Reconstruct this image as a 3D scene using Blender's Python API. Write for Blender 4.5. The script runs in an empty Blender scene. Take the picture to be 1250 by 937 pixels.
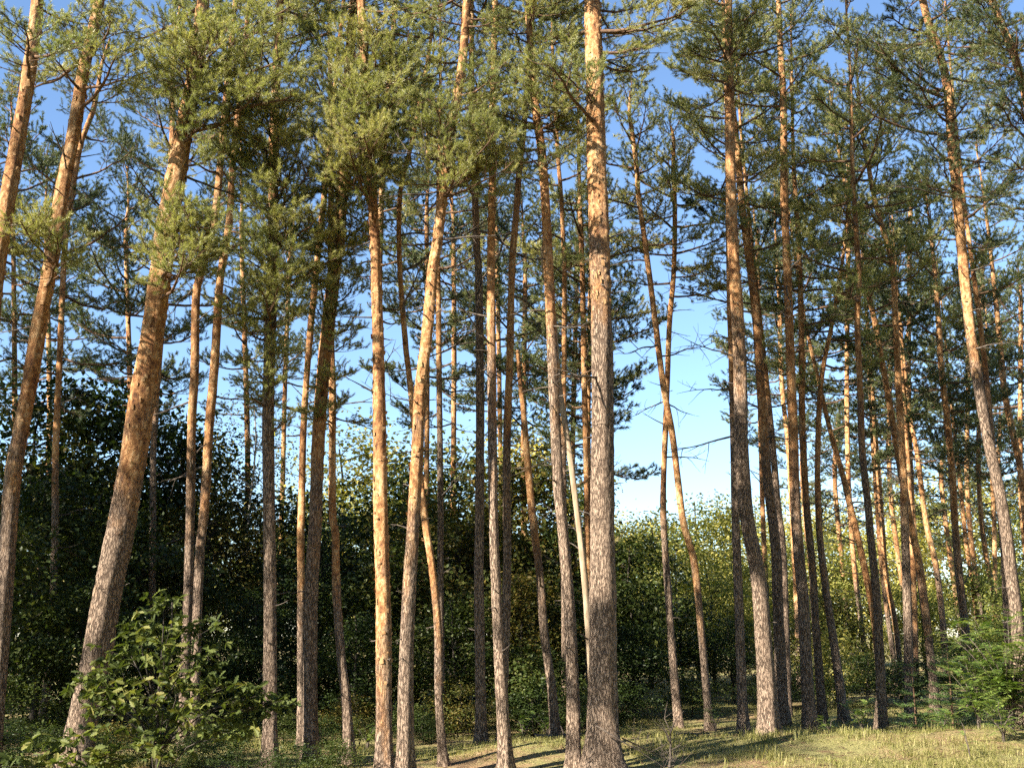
import bpy, math, random
import numpy as np
from mathutils import Vector, Matrix, noise as mnoise

# ---------------------------------------------------------------- camera, sky, sun, exposure
scn = bpy.context.scene
COL = scn.collection
F, CX, CY = 1372.0, 625.0, 468.5          # focal length and centre in photo pixels
EYE, PITCH = 1.6, math.radians(12.6)
cam_data = bpy.data.cameras.new('camera')
cam_data.sensor_width = 36.0
cam_data.lens = F / 1250.0 * 36.0
cam_data.clip_start, cam_data.clip_end = 0.1, 3000.0
cam = bpy.data.objects.new('camera', cam_data)
COL.objects.link(cam)
cam.location = (0, 0, EYE)
cam.rotation_euler = (math.pi / 2 + PITCH, 0, 0)
scn.camera = cam

SUN_AZ, SUN_EL = math.radians(232.3), math.radians(32)     # azimuth clockwise from +Y (view direction)
world = bpy.data.worlds.new('World')
scn.world = world
world.use_nodes = True
wn = world.node_tree.nodes
sky = wn.new('ShaderNodeTexSky')
sky.sky_type = 'NISHITA'
sky.sun_disc = False
sky.sun_elevation, sky.sun_rotation = SUN_EL, SUN_AZ
sky.air_density, sky.dust_density, sky.ozone_density = 1.0, 0.15, 4.0
world.node_tree.links.new(sky.outputs[0], wn['Background'].inputs[0])
wn['Background'].inputs[1].default_value = 0.07

sun_data = bpy.data.lights.new('sun', 'SUN')
sun_data.energy, sun_data.angle, sun_data.color = 5.0, math.radians(0.53), (1.0, 0.93, 0.80)
sun = bpy.data.objects.new('sun', sun_data)
COL.objects.link(sun)
S = Vector((math.sin(SUN_AZ) * math.cos(SUN_EL), math.cos(SUN_AZ) * math.cos(SUN_EL), math.sin(SUN_EL)))
sun.rotation_euler = (-S).to_track_quat('-Z', 'Y').to_euler()
sun.location = (-20, -20, 30)

scn.view_settings.view_transform = 'Standard'
scn.view_settings.look = 'None'
scn.view_settings.gamma = 1.0
scn.view_settings.use_curve_mapping = False
scn.view_settings.exposure = 2.0
scn.cycles.max_bounces = 4
scn.cycles.diffuse_bounces = 2
scn.cycles.glossy_bounces = 1
scn.cycles.transmission_bounces = 2
scn.cycles.transparent_max_bounces = 4
scn.cycles.use_denoising = False
scn.cycles.use_light_tree = False
scn.cycles.adaptive_threshold = 0.015
scn.cycles.caustics_reflective = scn.cycles.caustics_refractive = False

random.seed(11)
RNG = np.random.default_rng(11)

# ---------------------------------------------------------------- pixel helpers
CP, SP = math.cos(PITCH), math.sin(PITCH)
def ray(px, py):
    a, b = (px - CX) / F, (CY - py) / F
    return Vector((a, CP - b * SP, SP + b * CP))
def at(px, py, Y):
    d = ray(px, py); s = Y / d.y
    return Vector((d.x * s, Y, EYE + d.z * s))
def mpp(px, py, Y):                       # metres per photo pixel at depth Y
    return Y / ray(px, py).y / F
def ground_h(x, y):
    h = 0.16 * mnoise.noise(Vector((x * .16, y * .16, 3.1))) + 0.05 * mnoise.noise(Vector((x * .7, y * .7, 7.7)))
    t = min(max((x + 1.5) / 6.0, 0), 1); t = t * t * (3 - 2 * t)
    u = min(max((y - 11.0) / 5.0, 0), 1)
    bank = 0.16 * math.exp(-((y - (16.6 + 0.25 * math.sin(x * .9))) / 1.1) ** 2) * min(max((x + 1.2) / 1.5, 0), 1)
    far = min(max((y - 60.0) / 100.0, 0), 1)
    return (h + 0.10 * t * u + bank - 0.05) * (1 - 0.6 * far)

# ---------------------------------------------------------------- objects
def link(name, data, parent=None, mw=None):
    o = bpy.data.objects.new(name, data)
    COL.objects.link(o)
    if parent is not None: o.parent = parent
    if mw is not None: o.matrix_local = mw
    return o
def tag(o, label, cat, group=None):
    o['label'] = label; o['category'] = cat
    if group: o['group'] = group
    return o
def thing(name, label, cat, loc, group=None):
    e = bpy.data.objects.new(name, None)
    e.empty_display_size = 0.2
    COL.objects.link(e); e.location = loc
    return tag(e, label, cat, group)
def mesh(name, v, f, mat, smooth=False, attr=None):
    m = bpy.data.meshes.new(name)
    v = np.asarray(v, dtype=np.float32)
    if isinstance(f, np.ndarray):
        n, k = f.shape
        m.vertices.add(len(v)); m.vertices.foreach_set('co', v.ravel())
        m.loops.add(n * k); m.loops.foreach_set('vertex_index', f.astype(np.int32).ravel())
        m.polygons.add(n); m.polygons.foreach_set('loop_start', np.arange(0, n * k, k, dtype=np.int32))
        m.update(calc_edges=True)
    else:
        m.from_pydata(v.tolist(), [], f)
    if smooth: m.polygons.foreach_set('use_smooth', [True] * len(m.polygons))
    if attr is not None:
        for nm, vals in attr.items():
            a = m.attributes.new(nm, 'FLOAT', 'POINT'); a.data.foreach_set('value', np.asarray(vals, dtype=np.float32))
    m.materials.append(mat)
    m.update()
    return m

# ---------------------------------------------------------------- materials
def new_mat(name):
    m = bpy.data.materials.new(name); m.use_nodes = True
    nt = m.node_tree; nt.nodes.clear()
    return m, nt, nt.nodes, nt.links
def ramp(N, stops):
    r = N.new('ShaderNodeValToRGB'); el = r.color_ramp.elements
    while len(el) < len(stops): el.new(0.5)
    for e, (p, c) in zip(el, stops): e.position = p; e.color = (*c, 1)
    return r
def mixc(N, L, fac, a, b, mode='MIX'):
    m = N.new('ShaderNodeMix'); m.data_type = 'RGBA'; m.blend_type = mode
    for sock, val in ((m.inputs[0], fac), (m.inputs[6], a), (m.inputs[7], b)):
        if hasattr(val, 'links') or hasattr(val, 'is_linked'): L.new(val, sock)
        elif isinstance(val, (int, float)): sock.default_value = val
        else: sock.default_value = (*val, 1)
    return m.outputs[2]
def math_n(N, L, op, a, b=None, clamp=False):
    m = N.new('ShaderNodeMath'); m.operation = op; m.use_clamp = clamp
    for s, val in ((m.inputs[0], a), (m.inputs[1], b)):
        if val is None: continue
        if hasattr(val, 'is_linked'): L.new(val, s)
        else: s.default_value = val
    return m.outputs[0]

def bark_material():
    m, nt, N, L = new_mat('pine_bark')
    tc = N.new('ShaderNodeTexCoord'); oi = N.new('ShaderNodeObjectInfo')
    off = N.new('ShaderNodeVectorMath'); off.operation = 'MULTIPLY_ADD'
    comb = N.new('ShaderNodeCombineXYZ'); L.new(oi.outputs['Random'], comb.inputs[2]); L.new(oi.outputs['Random'], comb.inputs[0])
    L.new(comb.outputs[0], off.inputs[0]); off.inputs[1].default_value = (37, 37, 37); L.new(tc.outputs['Object'], off.inputs[2])
    def coords(s):
        mp = N.new('ShaderNodeMapping'); mp.inputs['Scale'].default_value = s; L.new(off.outputs[0], mp.inputs[0]); return mp.outputs[0]
    def noise_n(s, scale, detail=4, rough=.6):
        n = N.new('ShaderNodeTexNoise'); n.inputs['Scale'].default_value = scale; n.inputs['Detail'].default_value = detail
        n.inputs['Roughness'].default_value = rough; L.new(coords(s), n.inputs['Vector']); return n.outputs[0]
    # lower, furrowed bark
    warp = N.new('ShaderNodeTexNoise'); warp.inputs['Scale'].default_value = 5; L.new(coords((1, 1, .5)), warp.inputs['Vector'])
    wv = N.new('ShaderNodeVectorMath'); wv.operation = 'MULTIPLY_ADD'; L.new(warp.outputs['Color'], wv.inputs[0]); wv.inputs[1].default_value = (3.2, 3.2, 3.2)
    L.new(coords((40, 40, 9)), wv.inputs[2])
    vo = N.new('ShaderNodeTexVoronoi'); vo.feature = 'DISTANCE_TO_EDGE'; vo.inputs['Scale'].default_value = 1; L.new(wv.outputs[0], vo.inputs['Vector'])
    strk = noise_n((64, 64, 11), 1.0, 6, .75)
    fsum = math_n(N, L, 'ADD', math_n(N, L, 'MULTIPLY', vo.outputs['Distance'], .9), math_n(N, L, 'MULTIPLY', math_n(N, L, 'SUBTRACT', strk, .45), 1.5))
    fur = ramp(N, [(0.03, (0, 0, 0)), (0.22, (1, 1, 1))]); L.new(fsum, fur.inputs[0])
    fine = noise_n((42, 42, 16), 1.6, 6, .75)
    low = ramp(N, [(0.30, (.160, .110, .078)), (0.5, (.250, .178, .127)), (0.72, (.36, .275, .205))]); L.new(fine, low.inputs[0])
    lowc = mixc(N, L, fur.outputs[0], (.11, .072, .05), low.outputs[0])
    # upper, orange flaking bark
    fl = math_n(N, L, 'ADD', math_n(N, L, 'MULTIPLY', noise_n((12, 12, 7), 1.6, 7, .72), .7), math_n(N, L, 'MULTIPLY', noise_n((2.2, 2.2, 1.1), 1.3, 3, .6), .32))
    upr = ramp(N, [(0.36, (.040, .022, .015)), (0.43, (.155, .066, .027)), (0.52, (.31, .155, .062)), (0.62, (.48, .315, .165))]); L.new(fl, upr.inputs[0])
    # blend
    at_ = N.new('ShaderNodeAttribute'); at_.attribute_name = 'up'
    bn = noise_n((3, 3, 1.2), 1.3, 5, .65)
    f = math_n(N, L, 'ADD', at_.outputs['Fac'], math_n(N, L, 'MULTIPLY', math_n(N, L, 'SUBTRACT', bn, .5), 1.5))
    fr = ramp(N, [(0.3, (0, 0, 0)), (0.7, (1, 1, 1))]); L.new(f, fr.inputs[0])
    col = mixc(N, L, fr.outputs[0], lowc, upr.outputs[0])
    hs = N.new('ShaderNodeHueSaturation'); L.new(col, hs.inputs['Color'])
    L.new(math_n(N, L, 'ADD', math_n(N, L, 'MULTIPLY', oi.outputs['Random'], .35), .92), hs.inputs['Value'])
    hgt = mixc(N, L, fr.outputs[0], math_n(N, L, 'ADD', fur.outputs[0], math_n(N, L, 'MULTIPLY', fine, .5)), math_n(N, L, 'MULTIPLY', fl, 1.3))
    bp = N.new('ShaderNodeBump'); bp.inputs['Strength'].default_value = 1.0; bp.inputs['Distance'].default_value = .035; L.new(hgt, bp.inputs['Height'])
    b = N.new('ShaderNodeBsdfPrincipled'); L.new(hs.outputs[0], b.inputs['Base Color']); b.inputs['Roughness'].default_value = .85
    b.inputs['Specular IOR Level'].default_value = .2; L.new(bp.outputs[0], b.inputs['Normal'])
    o = N.new('ShaderNodeOutputMaterial'); L.new(b.outputs[0], o.inputs[0])
    return m

def wood_material(name, a, b_, scale=9, zs=.25, bump=.5):
    m, nt, N, L = new_mat(name)
    tc = N.new('ShaderNodeTexCoord'); mp = N.new('ShaderNodeMapping'); mp.inputs['Scale'].default_value = (1, 1, zs); L.new(tc.outputs['Object'], mp.inputs[0])
    n = N.new('ShaderNodeTexNoise'); n.inputs['Scale'].default_value = scale; n.inputs['Detail'].default_value = 6; n.inputs['Roughness'].default_value = .65; L.new(mp.outputs[0], n.inputs['Vector'])
    r = ramp(N, [(.32, a), (.68, b_)]); L.new(n.outputs[0], r.inputs[0])
    bp = N.new('ShaderNodeBump'); bp.inputs['Strength'].default_value = bump; bp.inputs['Distance'].default_value = .01; L.new(n.outputs[0], bp.inputs['Height'])
    b = N.new('ShaderNodeBsdfPrincipled'); L.new(r.outputs[0], b.inputs['Base Color']); b.inputs['Roughness'].default_value = .85; b.inputs['Specular IOR Level'].default_value = .2
    L.new(bp.outputs[0], b.inputs['Normal'])
    o = N.new('ShaderNodeOutputMaterial'); L.new(b.outputs[0], o.inputs[0])
    return m

def leaf_material(name, stops, trans=.3, rough=.5, spec=.35, tint=.5, scale=1.2):
    """leaf colour from a spread of hues, picked per leaf (mesh island) and drifting slowly through the crown"""
    m, nt, N, L = new_mat(name)
    tc = N.new('ShaderNodeTexCoord'); oi = N.new('ShaderNodeObjectInfo'); ge = N.new('ShaderNodeNewGeometry')
    n = N.new('ShaderNodeTexNoise'); n.inputs['Scale'].default_value = scale; n.inputs['Detail'].default_value = 2; L.new(tc.outputs['Object'], n.inputs['Vector'])
    a = math_n(N, L, 'MULTIPLY', ge.outputs['Random Per Island'], .45)
    c = math_n(N, L, 'ADD', a, math_n(N, L, 'MULTIPLY', n.outputs[0], .5))
    c = math_n(N, L, 'ADD', c, math_n(N, L, 'MULTIPLY', math_n(N, L, 'SUBTRACT', oi.outputs['Random'], .5), tint))
    r = ramp(N, stops); L.new(c, r.inputs[0])
    b = N.new('ShaderNodeBsdfPrincipled'); L.new(r.outputs[0], b.inputs['Base Color']); b.inputs['Roughness'].default_value = rough; b.inputs['Specular IOR Level'].default_value = spec
    t = N.new('ShaderNodeBsdfTranslucent')
    tcol = mixc(N, L, 1.0, r.outputs[0], (1.25, 1.35, .6), 'MULTIPLY'); L.new(tcol, t.inputs[0])
    mx = N.new('ShaderNodeMixShader'); mx.inputs[0].default_value = trans; L.new(b.outputs[0], mx.inputs[1]); L.new(t.outputs[0], mx.inputs[2])
    o = N.new('ShaderNodeOutputMaterial'); L.new(mx.outputs[0], o.inputs[0])
    return m

def ground_material():
    m, nt, N, L = new_mat('forest_floor')
    tc = N.new('ShaderNodeTexCoord')
    def nz(scale, detail=5, rough=.6):
        n = N.new('ShaderNodeTexNoise'); n.inputs['Scale'].default_value = scale; n.inputs['Detail'].default_value = detail; n.inputs['Roughness'].default_value = rough
        L.new(tc.outputs['Object'], n.inputs['Vector']); return n.outputs[0]
    fine = nz(38, 6, .75); mid = nz(3.2, 5, .7); big = nz(.55, 4, .6)
    litter = ramp(N, [(.3, (.09, .052, .030)), (.5, (.235, .150, .080)), (.7, (.44, .33, .19))]); L.new(fine, litter.inputs[0])
    grass = ramp(N, [(.3, (.07, .07, .025)), (.55, (.24, .215, .085)), (.75, (.48, .41, .22))]); L.new(fine, grass.inputs[0])
    f = ramp(N, [(.40, (0, 0, 0)), (.52, (1, 1, 1))]); L.new(math_n(N, L, 'ADD', math_n(N, L, 'MULTIPLY', big, .6), math_n(N, L, 'MULTIPLY', mid, .4)), f.inputs[0])
    col = mixc(N, L, f.outputs[0], litter.outputs[0], grass.outputs[0])
    bp = N.new('ShaderNodeBump'); bp.inputs['Strength'].default_value = .8; bp.inputs['Distance'].default_value = .03; L.new(math_n(N, L, 'ADD', fine, mid), bp.inputs['Height'])
    b = N.new('ShaderNodeBsdfPrincipled'); L.new(col, b.inputs['Base Color']); b.inputs['Roughness'].default_value = .95; b.inputs['Specular IOR Level'].default_value = .1
    L.new(bp.outputs[0], b.inputs['Normal'])
    o = N.new('ShaderNodeOutputMaterial'); L.new(b.outputs[0], o.inputs[0])
    return m

M_BARK = bark_material()
M_TWIG = wood_material('pine_twig_bark', (0.045, 0.027, 0.018), (0.156, 0.09, 0.051), 14, 1)
M_DEADTWIG = wood_material('dead_wood_grey', (0.036, 0.027, 0.0228), (0.144, 0.114, 0.09), 14, 1)
M_DEADPALE = wood_material('dead_wood_pale', (0.18, 0.12, 0.072), (0.372, 0.294, 0.204), 12, .3)
M_OAKBARK = wood_material('oak_bark', (0.018, 0.015, 0.012), (0.066, 0.054, 0.042), 16, .3, .8)
M_BIRCH = wood_material('birch_bark', (0.15, 0.132, 0.114), (0.432, 0.408, 0.372), 7, 1.6, .3)
M_FLAKE = wood_material('bark_flake', (0.216, 0.096, 0.036), (0.396, 0.258, 0.132), 20, 1, .2)
M_NEEDLE = leaf_material('pine_needles', [(.15, (0.1375, 0.1595, 0.0638)), (.42, (0.2585, 0.264, 0.1012)), (.68, (0.3575, 0.33, 0.132)), (.95, (0.462, 0.385, 0.165))], .4, .42, .5, .35, 1.1)
M_NEEDLE_SHADE = leaf_material('pine_needles_shade_toned', [(.15, (0.0455, 0.0646, 0.0298)), (.5, (0.0952, 0.1159, 0.043)), (.9, (0.1656, 0.1656, 0.058))], .28, .45, .45, .5, .8)  # darker copy of the needle colour, with crown shade put into it
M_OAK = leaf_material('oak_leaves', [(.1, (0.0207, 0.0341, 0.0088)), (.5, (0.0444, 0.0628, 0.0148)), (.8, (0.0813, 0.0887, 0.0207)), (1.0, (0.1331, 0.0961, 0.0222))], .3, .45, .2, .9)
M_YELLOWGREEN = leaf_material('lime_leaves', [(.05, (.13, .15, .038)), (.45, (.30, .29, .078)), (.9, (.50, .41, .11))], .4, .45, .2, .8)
M_BIRCHLEAF = leaf_material('birch_leaves', [(.1, (.13, .125, .03)), (.5, (.24, .20, .05)), (.9, (.36, .29, .10))], .35, .45, .4, .3)
M_BUSHLEAF = leaf_material('oak_sapling_leaves', [(.1, (.045, .062, .014)), (.4, (.090, .108, .025)), (.7, (.155, .155, .040)), (.93, (.22, .165, .05)), (1.0, (.18, .09, .03))], .35, .6, .2, .6)
M_FERN = leaf_material('rowan_leaves', [(.1, (0.0675, 0.1215, 0.0243)), (.5, (0.1485, 0.2093, 0.0473)), (.85, (0.2565, 0.27, 0.0675)), (1.0, (0.378, 0.2835, 0.0675))], .35, .45, .4, .4)
M_SPRUCE = leaf_material('spruce_needles', [(.1, (0.0455, 0.091, 0.026)), (.5, (0.0845, 0.1495, 0.039)), (.95, (0.156, 0.208, 0.052))], .2, .45, .4, .3)
M_GRASS = leaf_material('grass_blades', [(.1, (0.09, 0.108, 0.0264)), (.4, (0.192, 0.192, 0.054)), (.7, (0.36, 0.312, 0.132)), (1.0, (0.528, 0.444, 0.24))], .35, .5, .3, .3, .7)
M_GROUND = ground_material()

# ---------------------------------------------------------------- geometry kit
def tube(pts, radii, seg=6, cap=True, wob=0.0, rng=None):
    """tapered tube through pts -> verts, quads (python lists)"""
    pts = [Vector(p) for p in pts]; n = len(pts); V = []; Fc = []
    prev = None
    for i, p in enumerate(pts):
        t = (pts[min(i + 1, n - 1)] - pts[max(i - 1, 0)]).normalized()
        if prev is None:
            a = t.cross(Vector((0.31, 0.82, 0.48))); a = a if a.length > 1e-4 else t.cross(Vector((1, 0, 0)))
            a.normalize()
        else:
            a = (prev - t * prev.dot(t)).normalized()
        prev = a; b = t.cross(a)
        for k in range(seg):
            th = 2 * math.pi * k / seg
            r = radii[i] * (1 + (rng.uniform(-wob, wob) if wob and rng else 0))
            V.append(p + (a * math.cos(th) + b * math.sin(th)) * r)
    for i in range(n - 1):
        for k in range(seg):
            k2 = (k + 1) % seg
            Fc.append((i * seg + k, i * seg + k2, (i + 1) * seg + k2, (i + 1) * seg + k))
    if cap:
        V.append(pts[-1] + (pts[-1] - pts[-2]).normalized() * radii[-1] * .8); c = len(V) - 1
        for k in range(seg): Fc.append(((n - 1) * seg + k, (n - 1) * seg + (k + 1) % seg, c))
    return V, Fc
class Acc:
    def __init__(s): s.v = []; s.f = []
    def add(s, vf):
        o = len(s.v); s.v += [tuple(p) for p in vf[0]]; s.f += [tuple(i + o for i in f) for f in vf[1]]
    def tube(s, *a, **k): s.add(tube(*a, **k))
    def mesh(s, name, mat, smooth=True): return mesh(name, s.v, s.f, mat, smooth)

def needle_tris(P, A, per, ln, wd, rng, shoot=.075):
    """brushes of needles: P shoot bases (n,3), A shoot axes (n,3)"""
    n = len(P)
    P = np.repeat(P, per, 0); A = np.repeat(A, per, 0)
    R = rng.normal(size=P.shape); R -= A * (R * A).sum(1, keepdims=True); R /= np.linalg.norm(R, axis=1, keepdims=True) + 1e-9
    t = rng.uniform(0, 1, (len(P), 1)); th = np.radians(rng.uniform(25, 88, (len(P), 1)) * (1.1 - .55 * t))
    D = A * np.cos(th) + R * np.sin(th)
    B = P + A * t * shoot
    W = np.cross(D, rng.normal(size=P.shape)); W /= np.linalg.norm(W, axis=1, keepdims=True) + 1e-9
    l = ln * rng.uniform(.7, 1.15, (len(P), 1)); w = wd * rng.uniform(.8, 1.2, (len(P), 1))
    V = np.stack([B - W * w * .5, B + W * w * .5, B + D * l + np.array([0, 0, -.004])], 1).reshape(-1, 3)
    return V, np.arange(len(V)).reshape(-1, 3)

def make_bough(L, seed, per, ln, wd, mat, sparse=1.0):
    """a pine bough along +X: wood mesh and needle mesh"""
    r = random.Random(seed); rng = np.random.default_rng(seed)
    w = Acc(); SPt = []; SAx = []
    n = 9; main = []
    y = z = 0; dy = 0
    for i in range(n):
        t = i / (n - 1)
        dy += r.uniform(-.03, .03) * L
        main.append(Vector((t * L * .97, dy * t, L * (-.06 * math.sin(t * 2.6) + .13 * t * t) + r.uniform(-.012, .012) * L)))
    r0 = .010 + .010 * L
    w.tube(main, [r0 * (1 - .8 * i / (n - 1)) + .003 for i in range(n)], 6)
    def pos(t):
        f = t * (n - 1); i = min(int(f), n - 2); return main[i].lerp(main[i + 1], f - i), (main[i + 1] - main[i]).normalized()
    t = .26 + r.uniform(0, .08); side = 1
    while t < 1.0:
        p, ax = pos(t)
        l = (.44 * L * (1.05 - .72 * t) + .16) * r.uniform(.65, 1.2)
        ang = math.radians(r.uniform(38, 68)) * side
        perp = Vector((-ax.y, ax.x, 0)).normalized()
        d = (ax * math.cos(ang) + perp * math.sin(ang) + Vector((0, 0, r.uniform(-.30, .55)))).normalized()
        k = 6; lp = [p]
        cur = p.copy(); dd = d.copy()
        for j in range(k):
            dd = (dd + Vector((r.uniform(-.16, .16), r.uniform(-.16, .16), r.uniform(-.06, .18))) + ax * .06).normalized()
            cur = cur + dd * (l / k); lp.append(cur.copy())
        w.tube(lp, [max(.0025, .0075 * (1 - j / (k + 1))) for j in range(k + 1)], 4)
        s = .22
        sd = r.choice((-1, 1))
        while s <= 1.001:
            f = s * k; i = min(int(f), k - 1); q = lp[i].lerp(lp[i + 1], f - i); a2 = (lp[i + 1] - lp[i]).normalized()
            pr = Vector((-a2.y, a2.x, 0)).normalized()
            an = math.radians(r.uniform(25, 60)) * sd
            e = (a2 * math.cos(an) + pr * math.sin(an) + Vector((0, 0, r.uniform(-.1, .65)))).normalized()
            sl = r.uniform(.10, .20)
            w.tube([q, q + e * sl], [.0035, .002], 3, cap=False)
            SPt.append(q + e * (sl * .35)); SAx.append(e)
            if r.random() < .75 * sparse:
                e2 = (e + Vector((r.uniform(-.7, .7), r.uniform(-.7, .7), r.uniform(-.1, .6)))).normalized()
                SPt.append(q + e * sl * .8); SAx.append(e2)
            sd = -sd; s += .11 / l * r.uniform(.8, 1.3) / sparse
        SPt.append(lp[-1] - dd * .04); SAx.append(dd)
        side = -side if r.random() < .85 else side
        t += .085 / L * r.uniform(.7, 1.5) * 1.1
    for j in range(5):
        SPt.append(main[-1] - Vector((.03 * j, 0, 0))); SAx.append(Vector((1, r.uniform(-.8, .8), r.uniform(-.1, .8))).normalized())
    P = np.array([tuple(q) for q in SPt]); A = np.array([tuple(q) for q in SAx])
    V, Fc = needle_tris(P, A, per, ln, wd, rng)
    return L, w.mesh('branch', M_TWIG), mesh('foliage', V, Fc, mat)

BOUGHS = [make_bough(L, 100 + i, 58, .058, .0044, M_NEEDLE, 1.6) for i, L in enumerate((.9, .9, 1.3, 1.3, 1.7, 1.7, 2.1, 2.1))]
BOUGHS_MID = [make_bough(L, 200 + i, 30, .070, .0075, M_NEEDLE, 1.4) for i, L in enumerate((1.0, 1.0, 1.5, 1.5, 2.0, 2.0))]
BOUGHS_SHADE_TONED = [make_bough(L, 400 + i, 50, .058, .0046, M_NEEDLE_SHADE, 1.6) for i, L in enumerate((.9, 1.3, 1.7, 2.1))]  # near boughs whose shaded look is painted into the needle colour
BOUGHS_FAR = [make_bough(L, 300 + i, 26, .082, .012, M_NEEDLE_SHADE, 1.2) for i, L in enumerate((1.0, 1.0, 1.5, 1.5, 2.0, 2.0))]

def make_dead_branch(L, seed, mat):
    r = random.Random(seed); w = Acc()
    def grow(p, d, l, rad, lev):
        k = max(3, int(l / .13)); pts = [p]; cur = p.copy(); dd = d.copy()
        for j in range(k):
            dd = (dd + Vector((r.uniform(-.22, .22), r.uniform(-.22, .22), r.uniform(-.16, .22)))).normalized()
            cur = cur + dd * l / k; pts.append(cur.copy())
        w.tube(pts, [max(.0025, rad * (1 - .85 * j / k)) for j in range(k + 1)], 5 if lev == 0 else 3)
        if lev < 2:
            for j in range(1, k):
                if r.random() < (.7 if lev == 0 else .4):
                    s = Vector((r.uniform(-1, 1), r.uniform(-1, 1), r.uniform(-.5, .8)))
                    grow(pts[j], (dd * .8 + s * .8).normalized(), l * r.uniform(.2, .42), rad * .45, lev + 1)
    grow(Vector((0, 0, 0)), Vector((1, 0, r.uniform(-.1, .25))).normalized(), L, .010 + .006 * L, 0)
    return L, w.mesh('dead_branch', mat)
DEADS = [make_dead_branch(L, 40 + i, M_DEADTWIG) for i, L in enumerate((.35, .5, .8, 1.1, 1.4, 1.8))]
STUB = [make_dead_branch(L, 70 + i, M_DEADTWIG) for i, L in enumerate((.12, .16, .22))]

# ---------------------------------------------------------------- the ground
def spaced(lo, a, b, hi, step):
    xs = list(np.arange(a, b + 1e-6, step)); s = step
    left = []; x = a
    while x > lo: s *= 1.25; x -= s; left.append(max(x, lo))
    s = step; x = b; right = []
    while x < hi: s *= 1.25; x += s; right.append(min(x, hi))
    return left[::-1] + xs + right
gx = spaced(-700, -9, 11, 700, .22); gy = spaced(-300, 10, 30, 1200, .22)
gv = [(x, y, ground_h(x, y)) for y in gy for x in gx]; nx = len(gx)
gf = np.array([(j * nx + i, j * nx + i + 1, (j + 1) * nx + i + 1, (j + 1) * nx + i) for j in range(len(gy) - 1) for i in range(nx - 1)])
g = link('ground', mesh('ground', gv, gf, M_GROUND, True)); g['kind'] = 'structure'; g['label'] = 'forest floor of reddish needle litter and dry grass'

# ---------------------------------------------------------------- pines
def catmull(P, t):
    n = len(P); i = min(int(t), n - 2); u = t - i
    p0, p1, p2, p3 = P[max(i - 1, 0)], P[i], P[i + 1], P[min(i + 2, n - 1)]
    return .5 * ((2 * p1) + (p2 - p0) * u + (2 * p0 - 5 * p1 + 4 * p2 - p3) * u * u + (3 * p1 - p0 - 3 * p2 + p3) * u ** 3)

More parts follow.
